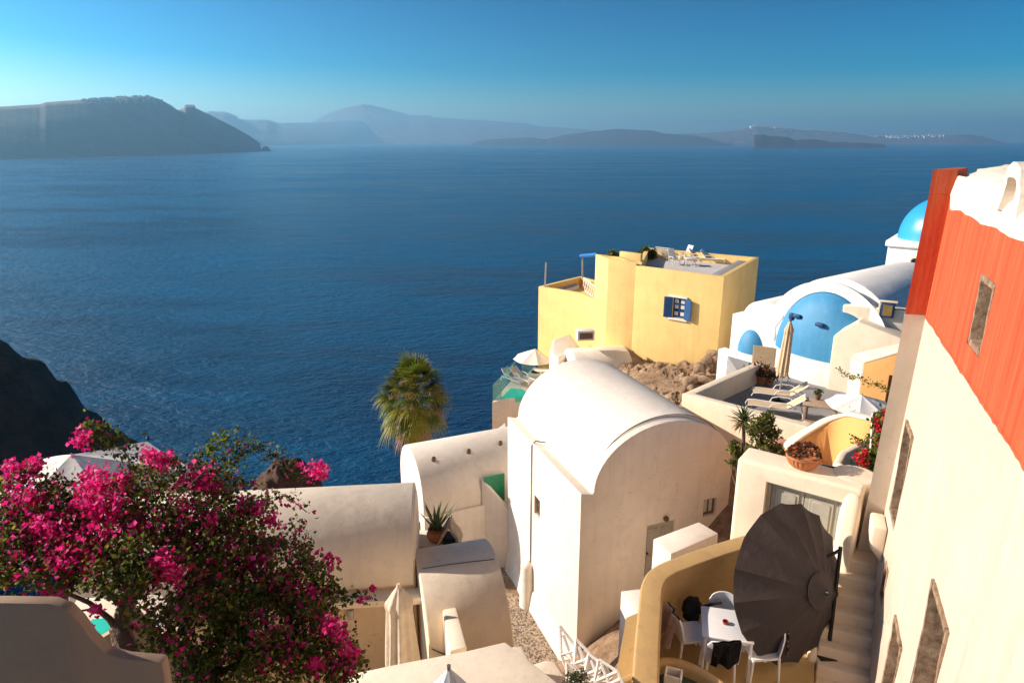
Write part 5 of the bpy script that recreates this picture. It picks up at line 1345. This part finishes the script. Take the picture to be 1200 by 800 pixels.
# ---- yucca and shrub in the bed
q = PD(868, 542, 16.0); q.z = -7.6
t = thing('yucca', 'spiky yucca with a bare stem beside the gate pier', 'plant', tuple(q)); hd_ = PY(872, 490, q.y)
bm = new(); tube(bm, [q-Vector((0,0,1)), q, q.lerp(hd_, .5)+Vector((.04, 0, 0)), hd_], [.05, .05, .04, .045], 10); fin('trunk', bm, TRUNKM, t)
bm = new()
for k in range(85):
    a = rnd()*2*PI; e = random.uniform(-.9, 1.3); L = random.uniform(.32, .48)*(1 if e > -.2 else .75)
    d = Vector((math.cos(a)*math.cos(e), math.sin(a)*math.cos(e), math.sin(e))); b = hd_+Vector((0, 0, -.12+.12*rnd()))
    blade(bm, b, b+d*L, .035, 0 if e > -.2 else 1, .05, 4)
fin('leaves', bm, YUCC, t)
def shrub(label, clumps, t0, stem, size, mats, name='shrub', cnt=1.0, cat='shrub'):
    t = thing(name, label, cat, tuple(stem)); pts = []
    bm = new()
    for (px, py, r_, n_) in clumps:
        c = PD(px, py, t0); rr = r_*t0/800
        tube(bm, [Vector(stem), Vector(stem).lerp(c, .5)+Vector((gs_(0, .05), gs_(0, .05), 0)), c], [.022, .014, .006], 6)
        for _ in range(int(n_*cnt)):
            d = Vector((gs_(0, 1), gs_(0, 1), gs_(0, 1))).normalized()*rr*rnd()**.45
            pts.append(c+d*(1+.35*MN.noise(c+d*4)))
    fin('stems', bm, TRUNKM, t); bm = new(); leaf_cloud(bm, pts, size, tuple(range(len(mats)))); fin('leaves', bm, mats, t); return t
q = PD(892, 545, 15.2); q.z = -7.6
shrub('bushy olive green shrub with feathery twigs between the yucca and the succulent bowl', [(893, 500, 13, 420), (900, 492, 9, 260), (884, 505, 10, 260), (905, 508, 9, 260), (893, 520, 13, 380), (908, 527, 9, 240), (880, 528, 8, 160), (917, 533, 6, 120)], 15.2, q, .085, SHRUB)
q = PD(863, 560, 15.9); q.z = -7.7
shrub('small drooping green shrub against the round gable of the largest house', [(861, 527, 7, 200), (866, 536, 7, 200), (858, 542, 5, 120), (862, 520, 5, 90)], 15.9, q, .08, SHRUB)

# ---- agave pot and stone cowl on the low vault
q = PZ(511, 633, -9.9)
t = thing('potted_agave', 'spiky agave in a round terracotta pot on the low vault roof', 'potted plant', tuple(q))
bm = new(); lathe(bm, (0, 0, 0), [(.11, 0), (.19, .05), (.235, .14), (.235, .22), (.19, .28), (.205, .30), (.17, .30), (.16, .27), (.002, .27)], 28); fin('pot', bm, TERRA, t, world=False)
bm = new()
for k in range(13):
    a = k*2.4; e = R(random.uniform(48, 84)); L = random.uniform(.65, .95); d = Vector((math.cos(a)*math.cos(e), math.sin(a)*math.cos(e), math.sin(e)))
    blade(bm, Vector((d.x*.05, d.y*.05, .28)), Vector((d.x*.05, d.y*.05, .28))+d*L, .075, k % 3 == 0, .02, 6, .3)
fin('leaves', bm, AGAVE, t, world=False)
bm = new()
for _ in range(16):
    a = rnd()*2*PI; c = Vector((math.cos(a)*.14, math.sin(a)*.14, .32+.05*rnd()))
    for k in range(8): d = Vector((gs_(0, 1), gs_(0, 1), .6+rnd())).normalized()*.09; blade(bm, c, c+d, .028, 2 if rnd() < .4 else 1, 0, 3)
fin('small_succulents', bm, [AGAVE[0], SUCC[1], SUCC[2]], t, world=False)
q = PZ(527, 633, -9.9)
t = thing('stone_cowl', 'tent shaped chimney cowl of two rough stone slabs beside the agave pot', 'chimney', tuple(q))
for s in (-1, 1):
    bm = new(); M = Matrix.Translation(Vector((s*.14, 0, .30))) @ Matrix.Rotation(s*R(-28), 4, 'Y'); box(bm, (0, 0, 0), (.07, .5, .66), M)
    bmesh.ops.subdivide_edges(bm, edges=bm.edges, cuts=4, use_grid_fill=True)
    for v in bm.verts: v.co += Vector((1, 1, 1))*MN.noise(v.co*5)*.03
    fin('slab', bm, simple('rough_slab', (.50,.40,.28), .9, bump=(20,.6,.03), var=.3), t, world=False)
bm = new(); box(bm, (0, 0, .08), (.3, .4, .16)); fin('flue', bm, DARKM, t, world=False)

# ---- white pointed pickets at the bottom and plant
t = thing('picket_screen', 'fan of white openwork pointed pickets at the bottom edge of the picture', 'screen', tuple(PD(690, 800, 9)))
for k, (tx, ty, bx_, by_, wd_) in enumerate([(656, 733, 683, 806, 8), (675, 748, 697, 808, 9), (690, 766, 708, 812, 10), (702, 772, 722, 820, 11), (664, 775, 690, 830, 9)]):
    tt0 = 8.9-k*.12; T, B = PD(tx, ty, tt0+.2), PD(bx_, by_, tt0); ax_ = (B-T); L = ax_.length; ax_.normalize()
    wv = wd_*tt0/800*1.4; sdv = vr-ax_*vr.dot(ax_); sdv.normalize(); nn = ax_.cross(sdv)
    M = Matrix(((sdv.x, nn.x, ax_.x, T.x), (sdv.y, nn.y, ax_.y, T.y), (sdv.z, nn.z, ax_.z, T.z), (0, 0, 0, 1)))
    bm = new()
    def bar(a, b, w_=.022):
        a, b = M @ Vector((a[0], 0, a[1])), M @ Vector((b[0], 0, b[1])); cyl(bm, a, b, w_, w_, 5)
    bar((0, 0), (-wv, L*.42)); bar((0, 0), (wv, L*.42)); bar((-wv, L*.42), (-wv, L)); bar((wv, L*.42), (wv, L)); bar((0, .15*L), (0, L))
    for z in (.42, .6, .78, .97): bar((-wv, L*z), (wv, L*z))
    for i in range(4):
        z = .42+.14*i; bar((-wv*.9, L*z), (0, L*(z+.12)), .010); bar((wv*.9, L*z), (0, L*(z+.12)), .010)
    fin('picket', bm, WPAINT, t)
shrub('small pale green plant at the foot of the white pickets', [(672, 795, 9, 240), (682, 792, 8, 200), (676, 804, 10, 200), (665, 803, 7, 120)], 8.3, PD(676, 830, 8.3), .035, [SUCC[2], SHRUB[1], AGAVE[0]])

# ================================================================== roof terrace of the yellow house
ZR = ZT-.52
def make_deck_chair(label, loc, rz, group='white slatted chairs on the yellow roof'):
    t = thing('deck_chair', label, 'chair', loc, rz, group)
    for y in (-.28, .28):
        bm = new(); cyl(bm, (.3, y, 0), (.25, y, .55), .03, .03, 6); fin('leg', bm, WPAINT, t, world=False)
        bm = new(); cyl(bm, (-.35, y, 0), (-.2, y, .55), .03, .03, 6); fin('leg', bm, WPAINT, t, world=False)
        bm = new(); box(bm, (.02, y, .57), (.65, .08, .03)); fin('armrest', bm, WPAINT, t, world=False)
    bm = new()
    for i in range(6): box(bm, (.25-i*.1, 0, .38-i*.015), (.075, .54, .025))
    for y in (-.2, .2): box(bm, (0, y, .33), (.55, .04, .05))
    fin('seat', bm, WPAINT, t, world=False, smooth=False)
    bm = new(); M = Matrix.Translation((-.25, 0, .3)) @ Matrix.Rotation(R(-22), 4, 'Y')
    for i in range(5): box(bm, (0, -.22+i*.11, .42), (.025, .085, .84), M)
    box(bm, (-.02, 0, .2), (.03, .54, .06), M); box(bm, (-.02, 0, .65), (.03, .54, .06), M); fin('backrest', bm, WPAINT, t, world=False, smooth=False)
    return t
q = PZ(790, 310, ZR); dc = make_deck_chair('high backed white slatted armchair, leftmost of the seats on the yellow roof', q, R(-70))
q = PZ(802, 305, ZR); copy_tree(dc, q, R(-150), 'white slatted armchair turned sideways beside the high backed one on the yellow roof')
q = PZ(820, 306, ZR); rl1 = make_lounger('white sun lounger on the yellow roof, the one nearer the armchairs', q, R(150), 'white loungers on the yellow roof', CANVW, 48)
q = PZ(834, 308, ZR); copy_tree(rl1, q, R(150), 'white sun lounger on the yellow roof, nearest the grey bench')
t = thing('roof_table', 'small low white table between the seats on the yellow roof', 'table', tuple(PZ(808, 311, ZR)))
bm = new(); box(bm, (0, 0, .42), (.6, .6, .04)); fin('tabletop', bm, WPAINT, t, world=False, bevel=.01)
for x in (-1, 1):
    for y in (-1, 1): bm = new(); box(bm, (x*.25, y*.25, .2), (.05, .05, .4)); fin('leg', bm, WPAINT, t, world=False, smooth=False)
t = thing('lattice_panel', 'white diagonal lattice panel at the back of the yellow roof terrace', 'lattice', tuple(PZ(775, 303, ZR)))
bm = new(); A_, B_ = PZ(768, 302, ZR), PZ(784, 304, ZR); dvx = B_-A_
for k in range(-4, 9):
    for sg in (1, -1):
        s0, s1 = k/8, k/8+.5*sg
        f0_, f1_ = (s0, 0), (s1, 1)
        def cl(s, z): return A_+dvx*s+Vector((0, 0, .1+.55*z))
        pa, pb_ = [], []
        zs = [i/8 for i in range(9) if 0 <= s0+(s1-s0)*i/8 <= 1]
        if len(zs) > 1: cyl(bm, cl(s0+(s1-s0)*zs[0], zs[0]), cl(s0+(s1-s0)*zs[-1], zs[-1]), .012, .012, 4)
fin('lattice', bm, WPAINT, t)
bm = new(); cyl(bm, A_, A_+Vector((0, 0, .7)), .025, .025, 6); cyl(bm, B_, B_+Vector((0, 0, .7)), .025, .025, 6); cyl(bm, A_+Vector((0, 0, .67)), B_+Vector((0, 0, .67)), .02, .02, 6); fin('frame', bm, WPAINT, t)
q = PZ(757, 303, ZR); shrub('large leafy green bush in the corner of the yellow roof terrace', [(757, 299, 7, 380), (750, 300, 6, 260), (764, 300, 5, 240), (756, 294, 5, 220), (766, 296, 4, 120)], tz_(757, 304, ZR), q, .17, [LEAF[0], LEAF[1], SHRUB[1]])
q = PZ(716, 300, -6.6); shrub('small green plant on top of the tall yellow block', [(714, 299, 3, 150), (720, 299, 3, 150), (727, 300, 3, 110), (717, 296, 2.5, 70)], tz_(717, 302, -6.4), q, .16, [LEAF[0], SHRUB[1]])

for o in bpy.data.objects:
    if o.name.startswith('deck_chair') or (o.name.startswith('sun_lounger') and 'yellow roof' in o.get('label', '')): o.scale = (.82,)*3

# ---- pool terrace furniture
q = PZ(602, 449, ZP); pl1 = make_lounger('pale lounger with lilac cushion at the glass edge of the pool terrace', q, R(130), 'cushioned loungers by the plunge pool', CUSH, 40)
q = PZ(612, 448, ZP); copy_tree(pl1, q, R(130), 'lilac cushioned lounger on the pool terrace, nearer to the white parasol')
t = thing('round_table', 'small round white table on the pool terrace', 'table', tuple(PZ(634, 445, ZP)))
bm = new(); lathe(bm, (0, 0, .66), [(.42, 0), (.45, .02), (.45, .05), (.002, .05)], 28); fin('tabletop', bm, WPAINT, t, world=False)
bm = new(); lathe(bm, (0, 0, 0), [(.2, 0), (.2, .03), (.04, .06), (.04, .66), (.002, .66)], 16); fin('stand', bm, WPAINT, t, world=False)

# ================================================================== PALM
pc = PD(485, 462, 33)
t = thing('palm_tree', 'fan palm with green crown and hanging dry fronds against the dark sea', 'palm tree', (pc.x, pc.y, -20))
bm = new(); tube(bm, [(pc.x+.3, pc.y, -22), (pc.x+.15, pc.y, -17), (pc.x, pc.y, -13), (pc.x, pc.y, pc.z+.4)], [.38, .32, .28, .22], 14); fin('trunk', bm, PALMT, t)
def fan(bm, base, d, plen, bl, nb, droop, mi):
    d = d.normalized(); s = d.cross(Vector((0, 0, 1))); s = s.normalized() if s.length > .05 else Vector((1, 0, 0)); nrm = s.cross(d)
    e = base+d*plen+Vector((0, 0, -droop*plen*.25))
    blade(bm, base, e, .06, mi, 0, 3)
    for k in range(nb):
        a = R(-85+170*k/(nb-1))*1.0; dd = (d*math.cos(a)+s*math.sin(a)).normalized(); L = bl*(.72+.28*math.cos(a))*random.uniform(.85, 1.1)
        w_ = .125; p0 = e; prev = None; steps = 5
        for i in range(steps+1):
            f = i/steps; p = p0+dd*L*f*(1-.25*droop*f)+Vector((0, 0, -droop*L*.85*f**2.0))+nrm*.03*math.sin(k*2.1)
            ww = w_*(.5+1.2*f if f < .4 else (1-f)*1.6+.02)*.6
            side = nrm.cross(dd).normalized(); cur = (bm.verts.new(p-side*ww/2), bm.verts.new(p+side*ww/2))
            if prev: f_ = bm.faces.new((prev[0], prev[1], cur[1], cur[0])); f_.material_index = mi if i < steps or mi == 2 else 1
            prev = cur
bm = new()
NF = 92
for k in range(NF):
    az = k*2.39996; el = R(84-112*(k/(NF-1))**.9)+gs_(0, .10)
    d = Vector((math.cos(az)*math.cos(el), math.sin(az)*math.cos(el), math.sin(el)))
    mi = random.choices((0, 1, 3), (5, 3.4, 2.6))[0] if k < 72 else random.choice((1, 2, 0))
    fan(bm, pc+Vector((0, 0, .25-.5*k/NF)), d, random.uniform(.85, 1.4), random.uniform(.90, 1.1), 17, .12+.80*(k/NF), mi)
fin('crown', bm, PALML, t, ang=80)
bm = new()
for k in range(22):
    az = k*2.4; el = R(random.uniform(-75, -35)); d = Vector((math.cos(az)*math.cos(el), math.sin(az)*math.cos(el), math.sin(el)))
    fan(bm, pc+Vector((0, 0, .0-.7*rnd())), d, random.uniform(.8, 1.25), random.uniform(.75, .95), 13, .9, random.choices((2, 1, 0), (6, 2, 1))[0])
for k in range(10):                                        # brown fruit strings
    az = rnd()*6.28; b = pc+Vector((math.cos(az)*1.05, math.sin(az)*1.05, .45))
    for j in range(14): o_ = Vector((gs_(0, .12), gs_(0, .12), 0)); blade(bm, b+o_, b+o_*1.5+Vector((0, 0, -random.uniform(.7, 1.4))), .03, 2, 0, 3)
fin('dry_skirt', bm, PALML, t, ang=80)

# ================================================================== BOUGAINVILLEA
BK = 1.35                                        # the bush stands 6.5 to 8 m from the camera
def PB(px, py, d): return PD(px, py, d*BK)
bt = PB(165, 830, 5.3)
t = thing('bougainvillea', 'large bougainvillea with magenta bracts and a twisted trunk in the left foreground', 'bougainvillea', tuple(bt))
def branch(bm, pxs, rad, dd=5.3): 
    P3 = [PB(px, py, dd+o) for px, py, o in pxs]; tube(bm, [p+Vector((MN.noise(p*5), MN.noise(p*6), MN.noise(p*7)))*.02 for p in P3], [x*BK for x in rad], 9)
bm = new(); branch(bm, [(172, 840, 0), (165, 800, 0), (148, 765, .02), (140, 735, .05), (146, 710, .1), (165, 680, .1), (190, 640, .15)], [.11, .10, .085, .075, .06, .045, .02])
fin('trunk', bm, TRUNKM, t)
for pxs, r0 in [([(143, 745, .03), (128, 725, 0), (105, 705, -.05), (70, 690, -.1), (30, 670, -.1)], .03), ([(146, 712, .1), (125, 690, 0), (100, 650, 0), (70, 610, 0)], .03), ([(160, 800, 0), (185, 780, -.1), (210, 745, -.1), (235, 715, -.1), (270, 690, 0)], .04),
                ([(165, 680, .2), (220, 650, .3), (280, 630, .4), (330, 630, .4)], .018), ([(168, 815, 0), (200, 805, -.1), (250, 790, -.1), (310, 760, -.1), (370, 745, 0)], .035), ([(120, 712, 0), (95, 715, -.1), (60, 722, -.15)], .012), ([(190, 640, .15), (200, 590, .1), (240, 550, .1)], .018)]:
    bm = new(); branch(bm, pxs, [r0*(1-.8*i/(len(pxs)-1)) for i in range(len(pxs))]); fin('branch', bm, TRUNKM, t)
# leafy clumps: (px, py, radius px, distance)
CL = [(8,590,40,5.5),(35,620,48,5.3),(20,655,42,5.1),(70,660,46,5.1),(75,610,38,5.6),(115,645,50,5.3),(120,590,34,5.9),(150,665,48,5.0),(160,600,48,5.8),(185,560,30,6.1),(205,620,52,5.6),(205,680,55,5.2),
      (245,570,38,6.1),(250,630,52,5.7),(255,700,60,5.3),(290,600,36,6.1),(300,660,52,5.7),(300,730,60,5.3),(240,760,50,5.2),(335,640,30,6.0),(345,690,42,5.7),(350,750,50,5.3),(300,785,50,5.1),(240,800,40,5.0),(375,715,26,5.8),(385,765,36,5.4),(405,785,26,5.3),(200,735,34,5.3),(60,585,26,5.8)]
pts = []; pk = []
for (px, py, r_, d_) in CL:
    c = PB(px, py, d_); rr = r_*d_*BK/800
    for _ in range(int(1550*(r_/45)**2)):
        dv = Vector((gs_(0, 1), gs_(0, 1)*1.25, gs_(0, 1))).normalized()*rr*rnd()**.38
        p = c+dv*(1+.45*MN.noise((c+dv)*5/BK))
        if MN.noise(p*4.2/BK+Vector((5, 5, 5))) < -.22: continue
        if p.y > 0:
            dep = p.y*CP-p.z*SP; qx = 600+800*p.x/dep; qy = 400-800*(p.y*SP+p.z*CP)/dep
            if qx < 132 and qy > 700+8*MN.noise(p*8/BK): continue
        pts.append(p)
        f = MN.noise(p*2.6/BK+Vector((1, 7, 3)))
        if dv.z+(-dv.x)*.5 > rr*.1 and f > -.05 and rnd() < .36: pk.append(p+Vector((gs_(0, .027), gs_(0, .027), gs_(0, .027))))
        elif rnd() < .035: pk.append(p)
# sprigs
def sprig(px_pts, d_, n, fl=0, spread=.035):
    P3 = [PB(px, py, d_) for px, py in px_pts]; cv = []
    for i in range(len(P3)-1):
        for k in range(6): cv.append(P3[i].lerp(P3[i+1], k/6))
    cv.append(P3[-1]); sb = new(); tube(sb, cv, .006, 5); fin('twig', sb, TRUNKM, t)
    for _ in range(n): pts.append(random.choice(cv)+Vector((gs_(0, spread*BK), gs_(0, spread*BK), gs_(0, spread*BK))))
    for _ in range(fl): pk.append(random.choice(cv)+Vector((gs_(0, spread*BK), gs_(0, spread*BK), gs_(0, spread*BK))))
sprig([(160, 600), (155, 565), (150, 535), (135, 515), (115, 505), (105, 498)], 5.6, 330, 10, .045)
sprig([(135, 520), (120, 525), (108, 515)], 5.6, 90)
sprig([(225, 570), (232, 540), (245, 525), (265, 515), (285, 518)], 6.0, 300, 0, .05)
sprig([(262, 590), (268, 560), (262, 535)], 6.0, 160, 0, .05)
sprig([(270, 540), (300, 522), (325, 535), (345, 550), (362, 556)], 6.0, 260, 16, .035)
sprig([(345, 640), (365, 655), (380, 662), (392, 665)], 5.8, 90, 22, .03)
sprig([(360, 600), (335, 580), (310, 585)], 5.9, 80, 30, .04)
sprig([(360, 690), (385, 692), (410, 698), (436, 699)], 5.6, 200, 10, .03)
sprig([(350, 655), (372, 672), (392, 690)], 5.6, 170, 8, .04)
sprig([(30, 590), (50, 565), (75, 560), (95, 572)], 5.6, 120, 10, .04)
sprig([(10, 570), (25, 550), (50, 545)], 5.6, 60, 40, .035)
sprig([(150, 560), (185, 540), (205, 535)], 5.9, 80, 60, .04)
sprig([(335, 790), (390, 770), (420, 765)], 5.2, 120, 50, .05)
# dense flower bunches
for (px, py, r_, n_, d_) in [(95,513,9,90,5.5),(110,565,17,230,5.5),(105,590,18,230,5.3),(28,585,17,200,5.3),(60,628,20,200,5.1),(45,618,12,90,5.1),(75,655,20,200,5.0),(100,640,18,180,5.1),(130,595,15,120,5.4),(12,548,8,60,5.6),(42,543,7,50,5.6),
                        (175,532,9,80,5.9),(190,540,8,60,5.9),(232,560,13,110,5.9),(250,572,10,70,5.9),(190,660,14,150,5.0),(205,672,10,90,5.0),(372,552,9,120,5.9),(352,546,3,14,5.9),(385,735,11,110,5.2),(400,745,8,60,5.2),(410,765,9,70,5.2),(370,780,8,50,5.1),
                        (300,598,9,60,6.0),(318,612,8,50,5.9),(285,590,8,50,6.0),(365,693,7,45,5.6),(245,612,10,60,5.6),(160,625,14,90,5.3),(125,625,10,60,5.2),(65,700,8,30,5.0),(55,697,9,30,5.0),(112,715,5,30,5.1),(103,735,4,18,5.1),(160,735,5,16,5.3),(30,555,9,50,5.6),(140,560,10,60,5.6),(215,590,10,50,5.7),(270,640,10,40,5.6),(300,660,10,30,5.5)]:
    for _ in range(int(n_*1.4)): pk.append(PB(px+gs_(0, r_*.62), py+gs_(0, r_*.55), d_+gs_(0, .1)))
for (px, py) in [(436, 690), (375, 645), (385, 650), (391, 655), (388, 662), (380, 652), (396, 657), (430, 699)]:
    for _ in range(7): pk.append(PB(px+gs_(0, 1.5), py+gs_(0, 1.5), 5.5))
bm = new(); leaf_cloud(bm, pts, .042*BK, (0, 1, 2, 3), (5, 5, 2.2, .9), .62); fo = fin('foliage', bm, LEAF, t, smooth=False)
bm = new(); leaf_cloud(bm, pk, .038*BK, (0, 1, 2), (4, 3, 3), .95, .2); fin('blossom', bm, PINK, t, smooth=False)
print('leaves', len(pts), 'bracts', len(pk))

# pool glimpse behind the trunk
t = thing('small_pool', 'pale turquoise pool edge glimpsed through the bougainvillea branches', 'pool', tuple(PD(120, 730, 12)))
bm = new(); prism(bm, [V2(PZ(*q, -7.6)) for q in [(60, 760), (90, 700), (190, 695), (230, 760)]], -9, -7.6); fin('pool_wall', bm, CREAMW, t, bevel=.03)
bm = new(); prism(bm, [V2(PZ(*q, -7.57)) for q in [(85, 750), (108, 725), (165, 720), (180, 750)]], -7.8, -7.57); fin('water', bm, POOL, t, smooth=False)
# buoy on the sea
q = PZ(173, 514, SEAZ)
t = thing('buoy', 'tiny dark buoy floating on the blue sea', 'buoy', tuple(q)); bm = new(); lathe(bm, (0, 0, -.2), [(.3, 0), (.6, .3), (.6, .6), (.3, .9), (.12, 1.0), (.1, 1.6), (.002, 1.6)], 16); fin('float', bm, DARKM, t, world=False)
